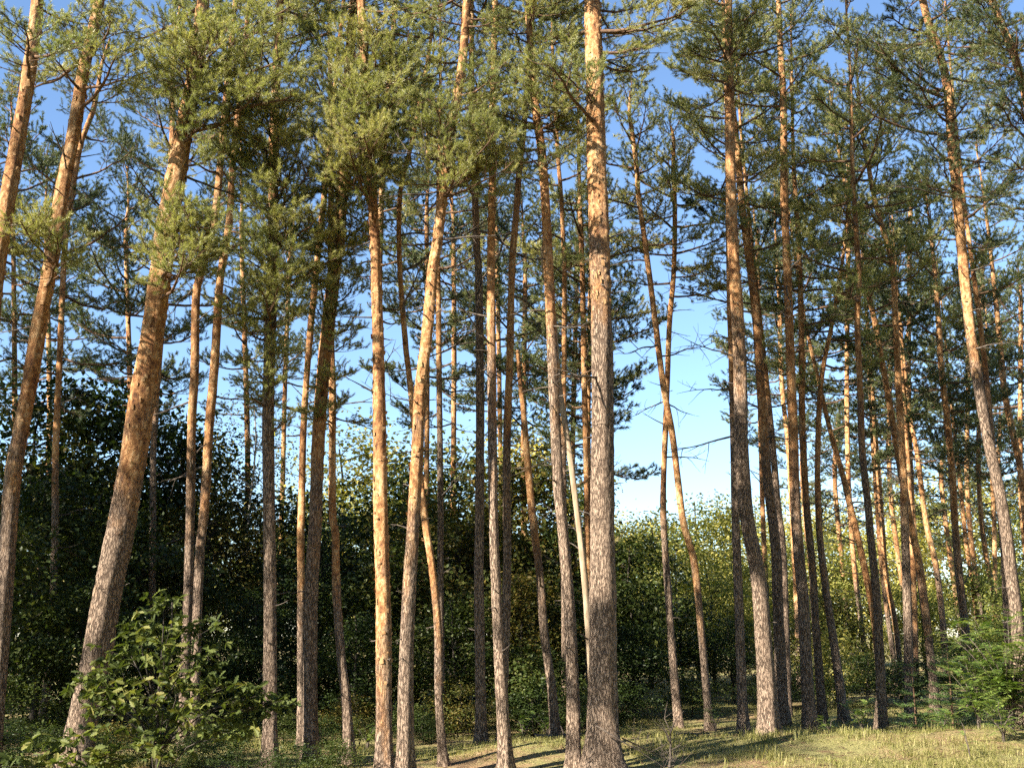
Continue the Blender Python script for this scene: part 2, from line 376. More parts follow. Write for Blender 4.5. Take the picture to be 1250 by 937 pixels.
class Pine:
    """a pine whose trunk line runs through photo directions pts (top to bottom) at ground distance Y"""
    def __init__(s, label, Y, pts, w, H, seed, grey=3.0, dead=False, lean=0.0, group='tall pines of the stand', name='pine_tree', mat=None, flakes=0, seg=None, stop=False, dark=False):
        r = s.r = random.Random(seed); s.Y = Y; s.H = H
        P = [at(px, py, Y) for px, py in pts][::-1]              # bottom to top
        b = P[0]; d = (P[1] - P[0]).normalized()
        gz = ground_h(b.x, Y)
        if b.z > gz + .05:                                       # run on down to the ground
            k = (b.z - gz) / d.z
            foot = Vector((b.x - d.x * k * .55, Y, gz)); P.insert(0, foot)
        else: P[0].z = gz
        base = P[0].copy(); base.z = ground_h(base.x, Y)
        d = (P[-1] - P[-2]).normalized(); slope = d.x / max(d.z, .3)
        q = P[-1].copy(); st = (H - q.z)
        if st > .4 and not stop:
            for i in range(1, 4):
                q = Vector((q.x + slope * st / 3 * (.8 ** i) + r.uniform(-.05, .05), Y, q.z + st / 3)); P.append(q.copy())
        # fine centreline with a little sway and lean in depth
        step = .09 if Y < 16 else .14 if Y < 19 else .26
        top = P[-1].z; s.H = top
        n = max(8, int((top - base.z) / step)); C = []
        m = 60 * len(P); dense = [catmull(P, (len(P) - 1) * i / m) for i in range(m + 1)]
        dz = np.array([p.z for p in dense]); dx = np.array([p.x for p in dense]); dz = np.maximum.accumulate(dz + np.arange(len(dz)) * 1e-6)
        ph = r.uniform(0, 6)
        zs = np.linspace(base.z - .12, top, n)
        xs = np.interp(zs, dz, dx)
        ys = Y + np.array([(.07 * math.sin(z * .55 + ph) - .07 * math.sin(ph)) + lean * max(z, 0) for z in zs])
        s.zs, s.xs, s.ys = zs, xs, ys
        # radius: photo widths at listed rows, then taper to the tip
        wr = sorted((at(CX, py, Y).z, .5 * wp * mpp(CX, py, Y)) for py, wp in w)
        wz = [base.z] + [a for a, _ in wr if a > base.z + .2] ; wv = [wr[0][1] * 1.06] + [v for a, v in wr if a > base.z + .2]
        if top > wz[-1] + .3: wz.append(top); wv.append(.02 if not stop else wv[-1] * .8)
        R = np.interp(zs, wz, wv) * .9
        R *= 1 + .55 * np.exp(-np.maximum(zs - base.z, 0) / .22)
        s.R = R
        sg = (max(seg, 28) if seg and Y < 16 else seg) or (26 if Y < 16 else 14 if Y < 24 else 9)
        th = np.linspace(0, 2 * np.pi, sg, endpoint=False)
        rng = np.random.default_rng(seed)
        TH, ZZ = np.meshgrid(th, zs)
        q1, q2, q3 = rng.uniform(0, 6, 3)
        mod = 1 + .045 * np.sin(3 * TH + ZZ * .8 + q1) + .03 * np.sin(5 * TH - ZZ * 1.7 + q2) + .02 * np.sin(2 * TH + ZZ * 4.1 + q3)
        mod += rng.normal(0, .026 if Y < 19 else .02, TH.shape)
        flare = np.exp(-np.maximum(ZZ - base.z, 0) / .28) * .24 * np.sin(4 * TH + q2)
        rr = R[:, None] * (mod + flare)
        V = np.stack([xs[:, None] + rr * np.cos(TH) - base.x, ys[:, None] + rr * np.sin(TH) - base.y, ZZ - base.z], 2).reshape(-1, 3)
        Fc = np.array([(i * sg + k, i * sg + (k + 1) % sg, (i + 1) * sg + (k + 1) % sg, (i + 1) * sg + k) for i in range(n - 1) for k in range(sg)])
        up = np.clip((ZZ - base.z - grey + 2.0) / 4.0, 0, 1).ravel()
        s.root = thing(name, label, 'pine' if name == 'pine_tree' else 'dead tree', base, group)
        s.base = base
        s.trunk = link('trunk', mesh('trunk', V, Fc, mat or M_BARK, True, {'up': up}), s.root)
        if flakes:
            fv = []; ff = []
            for _ in range(flakes):
                z = r.uniform(grey - .4, min(top * .8, 11)); a = r.uniform(0, 6.283); i = min(int((z + .12) / step), n - 1)
                i = int(np.searchsorted(zs, z)); i = min(max(i, 0), n - 1)
                c = Vector((xs[i] - base.x, ys[i] - base.y, z - base.z)); nrm = Vector((math.cos(a), math.sin(a), 0)); tg = Vector((-nrm.y, nrm.x, 0))
                o = c + nrm * (R[i] * 1.0); hw = r.uniform(.012, .032); hh = r.uniform(.015, .045); lift = r.uniform(.006, .024)
                k = len(fv)
                fv += [o - tg * hw * r.uniform(.6, 1) - Vector((0, 0, hh)), o + tg * hw - Vector((0, 0, hh * r.uniform(.5, 1))) + nrm * lift * .5, o + tg * hw * .8 + Vector((0, 0, hh * .8)) + nrm * lift, o - tg * hw * .7 + Vector((0, 0, hh)) + nrm * lift * .3]
                ff.append((k, k + 1, k + 2, k + 3))
            fo = link('bark_flakes', mesh('bark_flakes', [tuple(v) for v in fv], ff, M_FLAKE), s.trunk); fo['kind'] = 'stuff'
        s.lib = BOUGHS_SHADE_TONED if dark else BOUGHS if Y < 18 else BOUGHS_MID if Y < 23 else BOUGHS_FAR
    def axis(s, z): return Vector((np.interp(z, s.zs, s.xs), np.interp(z, s.zs, s.ys), z))
    def rad(s, z): return float(np.interp(z, s.zs, s.R))
    def _place(s, variant, o, d, scale, roll):
        x = d.normalized(); z = Vector((0, 0, 1)); y = z.cross(x)
        y = y.normalized() if y.length > 1e-3 else Vector((0, 1, 0)); z = x.cross(y)
        Rm = Matrix((x, y, z)).transposed().to_4x4()
        return Matrix.Translation(o - s.base) @ Rm @ Matrix.Rotation(roll, 4, 'X') @ Matrix.Scale(scale, 4)
    def bough(s, o, tip, lib=None, fat=None):
        d = tip - o; l = max(d.length, .4); lib = lib or s.lib
        c = sorted(lib, key=lambda v: abs(v[0] - l) + s.r.random() * .35)[0]
        mt = s._place(c, o, d, min(max(l / c[0], .65), 1.5), s.r.uniform(-.5, .5))
        b = link('branch', c[1], s.root, mt)
        link('foliage', c[2], b)
    def to(s, px, py, dy=0.0, rise=None, lib=None):
        if rise is None: rise = s.r.uniform(-.25, .2)
        """bough whose tip lies in photo direction (px,py), dy metres nearer (-) or farther than the trunk"""
        t = at(px, py, s.Y + dy)
        h = math.hypot(t.x - float(np.interp(t.z, s.zs, s.xs)), dy)
        s.bough(s.axis(min(max(t.z - rise * h, .5), s.H - .1)), t, lib)
    def crown(s, z0, n, lmax, lib=None, top=True, az=None, low=.55):
        H = s.H; a = s.r.uniform(0, 6.28)
        for i in range(n):
            t = (i + s.r.random()) / n; z = z0 + (H - z0) * t ** .9
            L = lmax * (low + (1 - low) * math.sin(min(t * 2.2, 1.57))) * (1 - .72 * max(t - .35, 0) / .65) * s.r.uniform(.7, 1.15)
            a += 2.4 + s.r.uniform(-.5, .5)
            aa = a if az is None else az[0] + s.r.uniform(-az[1], az[1])
            el = math.radians(-4 + 48 * t + s.r.uniform(-14, 14))
            o = s.axis(min(z, H - .15))
            s.bough(o, o + Vector((math.cos(aa) * math.cos(el), math.sin(aa) * math.cos(el), math.sin(el))) * max(L, .5), lib)
        if top:
            o = s.axis(H - .35); s.bough(o, o + Vector((s.r.uniform(-.1, .1), s.r.uniform(-.1, .1), .9)), lib)
    def deads(s, z0, z1, n, lo=0, hi=6):
        a = s.r.uniform(0, 6)
        for i in range(n):
            z = s.r.uniform(z0, z1); a += 2.4 + s.r.uniform(-.8, .8)
            c = s.r.choice(DEADS[lo:hi]); el = math.radians(s.r.uniform(-18, 35))
            d = Vector((math.cos(a) * math.cos(el), math.sin(a) * math.cos(el), math.sin(el)))
            o = s.axis(z) + Vector((math.cos(a), math.sin(a), 0)) * s.rad(z) * .7
            link('dead_branch', c[1], s.root, s._place(c, o, d, s.r.uniform(.75, 1.2), s.r.uniform(0, 6.28)))
    def stubs(s, z0, z1, n):
        for i in range(n):
            z = s.r.uniform(z0, z1); a = s.r.uniform(0, 6.28); c = s.r.choice(STUB)
            d = Vector((math.cos(a), math.sin(a), s.r.uniform(-.2, .5)))
            link('branch_stub', c[1], s.root, s._place(c, s.axis(z) + Vector((math.cos(a), math.sin(a), 0)) * s.rad(z) * .8, d, 1, s.r.uniform(0, 6)))
    def dead_to(s, px, py, dy=0, rise=.2):
        t = at(px, py, s.Y + dy); h = abs(t.x - float(np.interp(t.z, s.zs, s.xs)))
        o = s.axis(t.z - rise * h); d = t - o; c = min(DEADS, key=lambda v: abs(v[0] - d.length))
        link('dead_branch', c[1], s.root, s._place(c, o, d, d.length / c[0], s.r.uniform(0, 6)))

T = {}
def pine(k, *a, **kw): T[k] = Pine(*a, seed=sum(ord(c) * 7 for c in k) + 5, **kw); return T[k]

# ---- front rank, left to right in the photograph
pine('A', 'pine with bare dark side limbs at the left end of the stand', 12.5, [(44, 10), (36, 85), (26, 154), (17, 212), (5, 297), (-6, 400), (-20, 600)], [(10, 16), (212, 20), (600, 24)], 16.5, grey=2.6, flakes=160)
pine('B', 'pine curving up to the right beside the bare-limbed one, lichen grey foot', 13.5, [(118, 17), (102, 85), (89, 160), (73, 232), (56, 327), (44, 385), (31, 464), (19, 528), (10, 583), (4, 680), (-4, 820)], [(20, 14), (232, 19), (583, 21), (820, 25)], 16.5, grey=3.4, flakes=160)
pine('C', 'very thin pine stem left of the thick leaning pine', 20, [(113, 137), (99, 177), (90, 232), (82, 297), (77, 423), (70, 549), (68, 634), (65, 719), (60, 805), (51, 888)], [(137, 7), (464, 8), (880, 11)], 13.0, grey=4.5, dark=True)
pine('D', 'thick leaning pine with a seam down its pale lower trunk behind the oak sapling', 14.0, [(247, 17), (239, 99), (229, 154), (218, 222), (206, 283), (201, 327), (189, 412), (177, 481), (166, 549), (150, 630), (131, 719), (113, 822), (97, 893)], [(17, 17), (222, 26), (412, 30), (549, 35), (719, 38), (890, 40)], 16.8, grey=3.4, flakes=260, seg=26)
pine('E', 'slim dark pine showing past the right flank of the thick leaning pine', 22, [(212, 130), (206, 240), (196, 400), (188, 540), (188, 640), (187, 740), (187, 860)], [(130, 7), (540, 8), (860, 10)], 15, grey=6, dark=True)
pine('F', 'left stem of a close pair of dark pines behind the oak sapling', 17, [(278, 100), (270, 200), (262, 270), (246, 330), (239, 361), (236, 453), (232, 515), (230, 617), (229, 668), (227, 760), (224, 860), (224, 925)], [(100, 8), (361, 11), (925, 13)], 16, grey=4)
pine('G', 'right stem of a close pair of dark pines behind the oak sapling', 17.6, [(290, 143), (283, 205), (278, 273), (266, 344), (259, 447), (253, 515), (248, 617), (243, 670), (240, 740), (236, 925)], [(143, 8), (447, 12), (925, 13)], 16, grey=3.6)
pine('H', 'straight grey-barked pine with yellowish boughs hanging down its upper half', 15, [(338, 120), (336, 205), (335, 327), (331, 430), (329, 515), (329, 617), (330, 760), (329, 935)], [(120, 12), (327, 15), (617, 16), (930, 18)], 16, grey=7)
pine('I', 'thin orange pine touching the left side of a thicker one', 17, [(392, 260), (381, 361), (376, 412), (369, 515), (367, 617), (366, 660), (367, 740), (367, 930)], [(260, 8), (515, 9), (930, 11)], 15.5, grey=2.2)
pine('J', 'pine with tawny mid trunk rising into drooping yellowish boughs', 15.5, [(420, 160), (415, 256), (406, 344), (396, 447), (389, 549), (386, 634), (381, 719), (379, 822), (379, 935)], [(160, 15), (344, 18), (634, 17), (930, 19)], 16.5, grey=3.4, flakes=160)
pine('K', 'slim orange pine bowing out to the right near the ground', 15.6, [(402, 380), (403, 440), (404, 481), (404, 617), (408, 651), (410, 719), (416, 800), (422, 850), (427, 935)], [(380, 9), (617, 10), (935, 13)], 15.5, grey=2.4)
pine('L', 'straight pine with glowing orange trunk and bare crooked limbs to its left', 14.2, [(445, 100), (452, 200), (458, 307), (460, 360), (463, 447), (465, 549), (466, 634), (469, 754), (469, 940)], [(100, 12), (327, 14), (549, 18), (940, 21)], 16.5, grey=1.3, flakes=260)
pine('L2', 'thin dark pine top showing above the glowing orange trunk', 24, [(482, 5), (470, 164), (464, 300), (462, 600), (464, 870)], [(5, 7), (870, 10)], 17.5, grey=5)
pine('M', 'slender pine bent low to the right, orange at mid height', 15.4, [(502, 171), (488, 232), (487, 317), (494, 412), (500, 464), (505, 510), (512, 570), (519, 634), (529, 702), (535, 771), (536, 856), (541, 928)], [(171, 6), (464, 8), (702, 10), (928, 11)], 12.5, grey=1.8)
pine('N', 'pine leaning right with a peeling golden upper trunk and brown foot', 13.7, [(570, 10), (564, 85), (548, 178), (541, 239), (533, 307), (529, 327), (521, 412), (512, 481), (509, 549), (504, 634), (499, 719), (495, 822), (495, 940)], [(17, 11), (178, 13), (412, 15), (634, 17), (940, 21)], 16.8, grey=3.2, flakes=240)
pine('O', 'thin grey stem just right of the golden leaning pine', 20, [(534, 300), (535, 361), (536, 464), (538, 617), (538, 700), (540, 890)], [(300, 7), (890, 9)], 14, grey=6)
pine('P', 'very dark straight pine standing in deep shade', 17.3, [(576, 120), (579, 205), (582, 307), (584, 327), (586, 447), (586, 617), (585, 700), (586, 800), (587, 908)], [(120, 8), (447, 11), (908, 14)], 16, grey=8)
pine('Q', 'straight brown pine bowing right at its foot by the grassy edge', 14.4, [(601, 150), (601, 205), (599, 327), (600, 447), (601, 549), (603, 651), (606, 719), (611, 822), (618, 938)], [(150, 9), (447, 12), (719, 13), (938, 17)], 15.5, grey=5)
pine('R', 'reddish pine leaning right behind the straight brown one', 17.6, [(640, 150), (634, 205), (630, 266), (625, 327), (622, 447), (619, 549), (619, 690), (616, 800), (613, 905)], [(150, 8), (447, 10), (905, 12)], 16.5, grey=4.2)
pine('S', 'dark dead snag leaning left with a broken top', 18.3, [(632, 425), (635, 465), (639, 498), (646, 583), (651, 634), (659, 702), (664, 771), (673, 839), (678, 902)], [(425, 5), (583, 10), (902, 12)], 5.0, grey=2.8, stop=True)
pine('T', 'pine bowed to the left with dappled grey trunk beside the thickest pine', 14.4, [(645, 5), (647, 51), (654, 137), (661, 188), (666, 256), (669, 327), (673, 412), (676, 481), (681, 583), (686, 634), (692, 702), (697, 771), (700, 856), (700, 940)], [(10, 8), (137, 11), (412, 14), (702, 15), (940, 18)], 16.2, grey=5.4, flakes=60)
pine('U', 'pale barkless dead stem leaning against the thickest pine', 14.9, [(662, 300), (664, 327), (675, 378), (681, 447), (688, 501), (697, 559), (705, 624), (712, 685), (716, 730), (722, 820), (727, 925)], [(300, 5), (378, 7), (624, 8), (925, 10)], 6.5, name='dead_pine', mat=M_DEADPALE, group=None, stop=True)
pine('W', 'thin dark pine half hidden behind the dappled bowed trunk', 21, [(678, 120), (681, 191), (685, 239), (689, 327), (689, 412), (688, 600), (690, 885)], [(120, 5), (885, 9)], 15.5, grey=5)
pine('X', 'thin orange pine half hidden behind the thickest pine', 22, [(710, 300), (712, 378), (714, 481), (717, 600), (720, 875)], [(300, 7), (875, 10)], 14.0, grey=2)
pine('V', 'thickest straight pine, bright flaking orange above and charcoal shaded foot', 14.2, [(722, -40), (724, 17), (726, 102), (727, 171), (729, 239), (731, 317), (734, 481), (735, 627), (736, 719), (736, 822), (735, 938)], [(17, 22), (171, 25), (481, 29), (627, 32), (760, 36), (830, 39), (935, 42)], 18.0, grey=6.2, flakes=420, seg=30)
pine('Y1', 'thin pine leaning left and crossing a neighbour midway', 21.2, [(770, 150), (777, 205), (779, 239), (787, 300), (799, 395), (809, 474), (820, 532), (833, 634), (847, 685), (856, 771), (866, 883)], [(150, 6), (395, 8), (883, 10)], 12.5, grey=2.4)
pine('Y2', 'thin dark pine crossed by a left-leaning neighbour', 21.8, [(822, 190), (824, 260), (823, 330), (818, 395), (815, 481), (811, 583), (811, 634), (816, 719), (823, 822), (828, 880)], [(190, 6), (583, 8), (880, 11)], 12.0, grey=4)
pine('Z', 'pale sunlit pine curving left, standing on the litter mound', 18.2, [(889, 5), (890, 119), (891, 171), (893, 273), (895, 327), (900, 412), (902, 481), (903, 549), (908, 617), (914, 655), (924, 702), (931, 771), (936, 839), (940, 903)], [(34, 11), (273, 14), (412, 17), (702, 20), (900, 25)], 16.5, grey=6.3, flakes=200, seg=20)
pine('AA', 'brown pine just left of the pale curving pine', 20, [(897, 500), (899, 600), (900, 651), (903, 754), (905, 822), (907, 890)], [(500, 10), (890, 13)], 15, grey=6)
pine('AB', 'dark reddish pine close behind the pale curving pine', 21.5, [(900, 180), (907, 256), (914, 307), (917, 327), (924, 395), (929, 481), (936, 583), (946, 670), (949, 754), (956, 876)], [(180, 9), (481, 12), (876, 15)], 16, grey=4.6)
pine('AB2', 'thin shaded pine hugging the right of the dark reddish one', 23.5, [(928, 400), (939, 515), (948, 617), (955, 685), (961, 862)], [(400, 7), (862, 11)], 15, grey=6)
pine('AC', 'straight red-brown pine with many bare side twigs', 20.5, [(952, 5), (953, 44), (956, 102), (957, 171), (957, 239), (961, 327), (965, 412), (970, 515), (973, 617), (978, 690), (982, 736), (985, 822), (989, 887)], [(44, 8), (239, 10), (515, 13), (887, 16)], 16.5, grey=4)
pine('AD', 'slim pine just right of the straight red-brown one', 22.2, [(974, 300), (977, 412), (979, 515), (985, 617), (992, 685), (997, 771), (1004, 876)], [(300, 7), (876, 11)], 15, grey=3.8)
pine('AE', 'pine with a kink low down, bending to the right at its foot', 22.3, [(1018, 390), (1008, 440), (1003, 480), (1001, 530), (1000, 583), (1002, 651), (1009, 719), (1019, 788), (1030, 873)], [(390, 6), (583, 8), (873, 12)], 12.5, grey=3.6)
pine('AF', 'pale sunlit pine leaning left with bleached bare limbs', 26, [(1002, 480), (1014, 532), (1028, 583), (1040, 634), (1052, 685), (1066, 754), (1071, 801), (1078, 860)], [(480, 6), (634, 9), (860, 10)], 12.5, grey=1.4)
pine('AG', 'dark pine in front of the pale leaning one, shaded to its foot', 20.2, [(1046, 300), (1048, 344), (1045, 395), (1048, 481), (1050, 549), (1057, 617), (1060, 651), (1069, 736), (1074, 822), (1075, 890)], [(300, 7), (549, 9), (736, 11), (890, 13)], 14, grey=5)
pine('AH', 'sunlit orange pine leaning left by the young spruce', 25, [(1040, 280), (1050, 327), (1066, 385), (1078, 447), (1091, 515), (1103, 580), (1113, 634), (1124, 685), (1132, 754), (1139, 822), (1142, 868)], [(280, 6), (515, 9), (868, 11)], 14.5, grey=2)
pine('AI', 'dark-footed pine with sunlit orange top between two leaning ones', 22.2, [(1058, 190), (1066, 239), (1081, 297), (1088, 327), (1091, 395), (1095, 481), (1101, 583), (1103, 634), (1108, 754), (1110, 839), (1112, 880)], [(190, 6), (481, 9), (880, 12)], 14, grey=4)
pine('AK', 'upright pale pink pine stem glimpsed behind the dark-footed pine', 31, [(1108, 560), (1112, 651), (1117, 805), (1118, 850)], [(560, 7), (850, 8)], 14, grey=1)
pine('AL', 'thin orange pine far back with a crooked middle', 33, [(1068, 520), (1078, 634), (1083, 702), (1093, 754), (1100, 820)], [(520, 6), (820, 8)], 14, grey=2)
pine('AL2', 'thin dull pine far back, left of the crooked orange one', 34, [(1066, 560), (1072, 660), (1078, 719), (1093, 822)], [(560, 5), (822, 7)], 14, grey=3)
pine('AM', 'orange pine far back leaning left behind the sunlit leaning one', 31, [(1105, 450), (1113, 515), (1120, 549), (1130, 634), (1141, 685), (1149, 747), (1156, 830)], [(450, 6), (830, 9)], 14, grey=3)
pine('AN', 'pine with a dark dense clump of needles halfway up', 26, [(1146, 400), (1149, 447), (1158, 515), (1165, 583), (1168, 634), (1173, 702), (1180, 771), (1187, 860)], [(400, 8), (860, 11)], 12.5, grey=3)
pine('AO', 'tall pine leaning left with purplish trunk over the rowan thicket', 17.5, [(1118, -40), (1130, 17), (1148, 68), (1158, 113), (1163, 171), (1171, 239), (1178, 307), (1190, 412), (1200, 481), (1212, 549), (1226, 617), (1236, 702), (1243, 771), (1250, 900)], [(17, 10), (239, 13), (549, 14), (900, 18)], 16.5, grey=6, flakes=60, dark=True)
pine('AP', 'dark pine standing close behind the purplish leaning trunk', 22, [(1196, 420), (1210, 560), (1223, 651), (1230, 754), (1236, 870)], [(420, 7), (870, 12)], 15, grey=6)
pine('AQ', 'thin wavy orange pine in the far background right of the needle clump', 36, [(1170, 560), (1178, 630), (1182, 668), (1192, 736), (1202, 810)], [(560, 5), (810, 7)], 14, grey=2)
pine('AR', 'short piece of bright pine stem deep between the rowan thicket pines', 40, [(1208, 520), (1212, 640), (1214, 800)], [(520, 5), (800, 7)], 15, grey=1)
pine('AS', 'orange flaking pine past the purplish leaning trunk at the stand edge', 29, [(1222, 420), (1229, 481), (1240, 532), (1252, 600), (1268, 820)], [(420, 8), (820, 11)], 15, grey=2)
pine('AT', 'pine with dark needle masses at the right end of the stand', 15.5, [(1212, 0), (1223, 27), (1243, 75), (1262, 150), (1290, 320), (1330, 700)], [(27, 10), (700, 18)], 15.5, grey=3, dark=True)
pine('AU', 'spindly far pine between crooked orange stems', 42, [(1066, 480), (1069, 532), (1074, 617), (1076, 790)], [(480, 4), (790, 6)], 13, grey=3)
pine('AV', 'thin far pine seen between two red-brown trunks', 30, [(952, 380), (953, 430), (957, 490), (963, 540), (972, 700), (976, 840)], [(380, 6), (840, 8)], 14, grey=2)

# ---- boughs of the front rank seen in the photograph
NB = BOUGHS
def boughs(k, items):
    r = T[k].r
    for px, py, dy in items:
        dy *= {'N': .4, 'T': .3}.get(k, 1)
        T[k].to(px, py, dy)
        if T[k].Y < 17 and (r.random() < {'A': .3, 'B': .3, 'D': .1, 'H': .1, 'J': .1, 'L': .35}.get(k, .9)): T[k].to(px + r.uniform(-32, 32), py + r.uniform(-26, 26), dy + r.uniform(-.5, .5), r.uniform(-.3, .3))
boughs('A', [(95, 55, -.5), (80, 30, .6), (10, 45, -.6), (40, 45, -1.2), (120, 40, .3)])
boughs('B', [(150, 80, -.8), (60, 60, -.8), (190, 85, -.3), (140, 40, -1.0), (85, 50, -.4), (45, 292, -.9), (25, 275, -.5), (70, 300, -1.0), (30, 120, .9)])
boughs('D', [(215, 130, -.6), (245, 150, -.9), (260, 130, -1.0), (225, 90, -1.3), (280, 190, -.5), (255, 45, -1.2), (235, 320, -1.4), (215, 285, -1.0), (250, 290, -1.2), (290, 100, -.9), (210, 70, -.9), (330, 40, -.5), (180, 75, -.3), (260, 60, -1.3), (240, 100, -1.2), (300, 150, -.6), (330, 120, -1.0), (205, 110, -.6), (270, 25, -.8), (340, 80, -1.2), (360, 20, -.6), (270, 300, -1.0), (225, 305, -1.2), (200, 300, -.8), (255, 330, -.7), (290, 60, -.9), (220, 50, -1.0), (180, 120, .5), (150, 60, .9)])
boughs('H', [(300, 200, -1.2), (325, 180, -1.4), (360, 190, -1.3), (350, 235, -1.4), (320, 265, -1.3), (380, 280, -1.2), (340, 320, -1.2), (280, 150, -.9), (300, 320, -1), (325, 360, -1.1), (290, 400, -.8), (315, 450, -.8), (350, 440, -.7), (300, 480, -.6), (300, 180, -.9), (380, 170, -.7), (350, 210, -1.1), (310, 240, -1.0), (370, 250, -.9), (345, 290, -1.2), (300, 250, -.4), (320, 330, -.9), (350, 350, -1.0), (310, 390, -.7), (330, 420, -.8), (300, 440, -.5), (335, 470, -.6), (290, 220, .3), (370, 120, -.9), (300, 120, -1.0), (340, 150, -1.3), (345, 515, -.4), (280, 200, -1.1), (385, 215, -1.2), (395, 335, -.8), (365, 390, -.7), (320, 60, -1), (370, 60, -1), (300, 290, -1.1), (290, 350, -.6)])
boughs('J', [(430, 210, -1.3), (410, 280, -1.2), (430, 420, -.6), (385, 380, -.8), (420, 300, -1.2), (360, 340, -.6), (390, 180, -.9), (450, 190, -.8), (400, 220, -1.2), (440, 240, -1.0), (380, 260, -.8), (470, 210, -.5), (430, 280, -.9), (395, 300, -1.0), (420, 330, -.8), (440, 350, -.5), (385, 340, -.6), (410, 380, -.7), (435, 400, -.5), (390, 400, -.4), (400, 130, -1), (440, 140, -1.1), (390, 90, -1), (430, 70, -1.0), (370, 300, -.7), (460, 270, -.6)])
boughs('L', [(455, 180, -1.0), (485, 130, -1.2), (440, 120, -1.3), (430, 180, -1.1), (475, 170, -1), (495, 95, -1), (455, 40, -1.1), (500, 110, -.8), (470, 120, -1.1), (420, 110, -1.0), (490, 150, -.7), (440, 160, -1.2), (400, 150, -.6), (515, 95, -.3), (460, 80, -1.0), (420, 50, -.8), (500, 60, -.7), (380, 120, -.4), (470, 200, -.9), (450, 230, -.8), (405, 210, -.9)])
boughs('K', [(415, 490, -.4), (385, 500, -.5), (420, 460, -.3)])
boughs('N', [(530, 160, -1.0), (590, 120, -1.2), (560, 150, -1.4), (600, 160, -1.0), (540, 190, -.9), (575, 180, -1.1), (515, 150, -.5), (580, 90, -.9), (600, 140, -.6), (555, 120, -1.2), (590, 190, -.8), (535, 130, -.6), (520, 20, -.5), (610, 20, -.3)])
boughs('N', [(575, 200, -1.0), (600, 205, -.9), (535, 210, -.7), (620, 190, -1.2), (560, 195, -1.4)])
boughs('T', [(650, 195, -1.1), (690, 180, -.9), (620, 200, -.8), (620, 90, -1.1), (690, 110, -1.0), (640, 120, -1.3), (600, 150, -.9), (670, 140, -1.2), (690, 150, -.8), (620, 150, -1.2), (650, 90, -.9), (600, 100, -.6), (700, 130, -.5), (640, 165, -1.0), (665, 100, -1.0), (680, 45, -.6), (620, 40, -.8), (650, 20, -1.0), (600, 60, -.4), (690, 20, -.3), (680, 170, -.6), (610, 75, -.8), (595, 175, -.7)])
boughs('V', [(690, 95, -.9), (800, 60, -.4), (830, 30, -.6), (790, 95, .4), (660, 60, .8), (800, 10, .2)])
boughs('Z', [(860, 20, -.6), (920, 30, -.8), (850, 60, -.4), (880, 40, -1.1), (930, 60, -.4), (900, 25, -.9), (830, 40, .4), (910, 90, -.9), (845, 100, .6), (870, 90, -.7), (940, 20, 0), (830, 90, -.3), (925, 120, .8), (850, 140, .9)])
boughs('AO', [(1090, 80, -.7), (1060, 100, -.3), (1040, 60, .2), (1110, 110, -.9), (1200, 60, -.6), (1190, 110, -.8), (1120, 170, -.8), (1090, 130, -.4), (1210, 150, -.4), (1140, 200, -.9), (1130, 40, -1), (1080, 30, -.5), (1240, 100, .3), (1220, 200, .3), (1230, 240, -.3), (1100, 20, .6), (1030, 140, -.2), (1120, 230, -.5), (1055, 70, -.8), (1220, 300, .4), (1160, 30, -.9), (1100, 150, .6), (1180, 180, .8)])
boughs('AT', [(1200, 30, -.8), (1180, 60, -.4), (1230, 60, -1), (1210, 110, -.6), (1240, 140, -.5), (1190, 10, -.6), (1225, 200, -.4), (1160, 30, .4), (1240, 260, -.3), (1200, 90, .5)])
for k, px, py, dy in (('V', 815, 20, -.3), ('V', 815, 70, .2), ('V', 680, 78, -.3), ('V', 690, 105, -.5), ('V', 763, 107, -.2), ('L', 410, 470, -.2), ('L', 412, 372, -.3), ('L', 430, 480, .2), ('N', 545, 375, -.3),
                      ('A', -5, 95, .2), ('A', -8, 150, .2), ('A', -6, 205, -.3), ('A', -5, 245, .2), ('D', 275, 106, -.6), ('D', 255, 277, -.5), ('D', 118, 715, -.3), ('T', 630, 380, .3),
                      ('AC', 880, 105, 0), ('AC', 1010, 215, .2), ('AC', 930, 130, -.3), ('Z', 838, 150, 0), ('Z', 835, 118, -.4), ('Z', 850, 190, .3), ('Z', 925, 80, 0), ('AC', 905, 150, .5), ('AC', 1000, 200, .4),
                      ('AF', 1012, 600, -.3), ('AF', 1008, 690, -.3), ('AF', 1016, 720, .3), ('AF', 1010, 660, .4), ('AF', 1085, 610, 0), ('Y1', 870, 832, -.2), ('AO', 1235, 320, 0), ('AO', 1225, 205, 0), ('AO', 1090, 105, 0)):
    T[k].dead_to(px, py, dy)

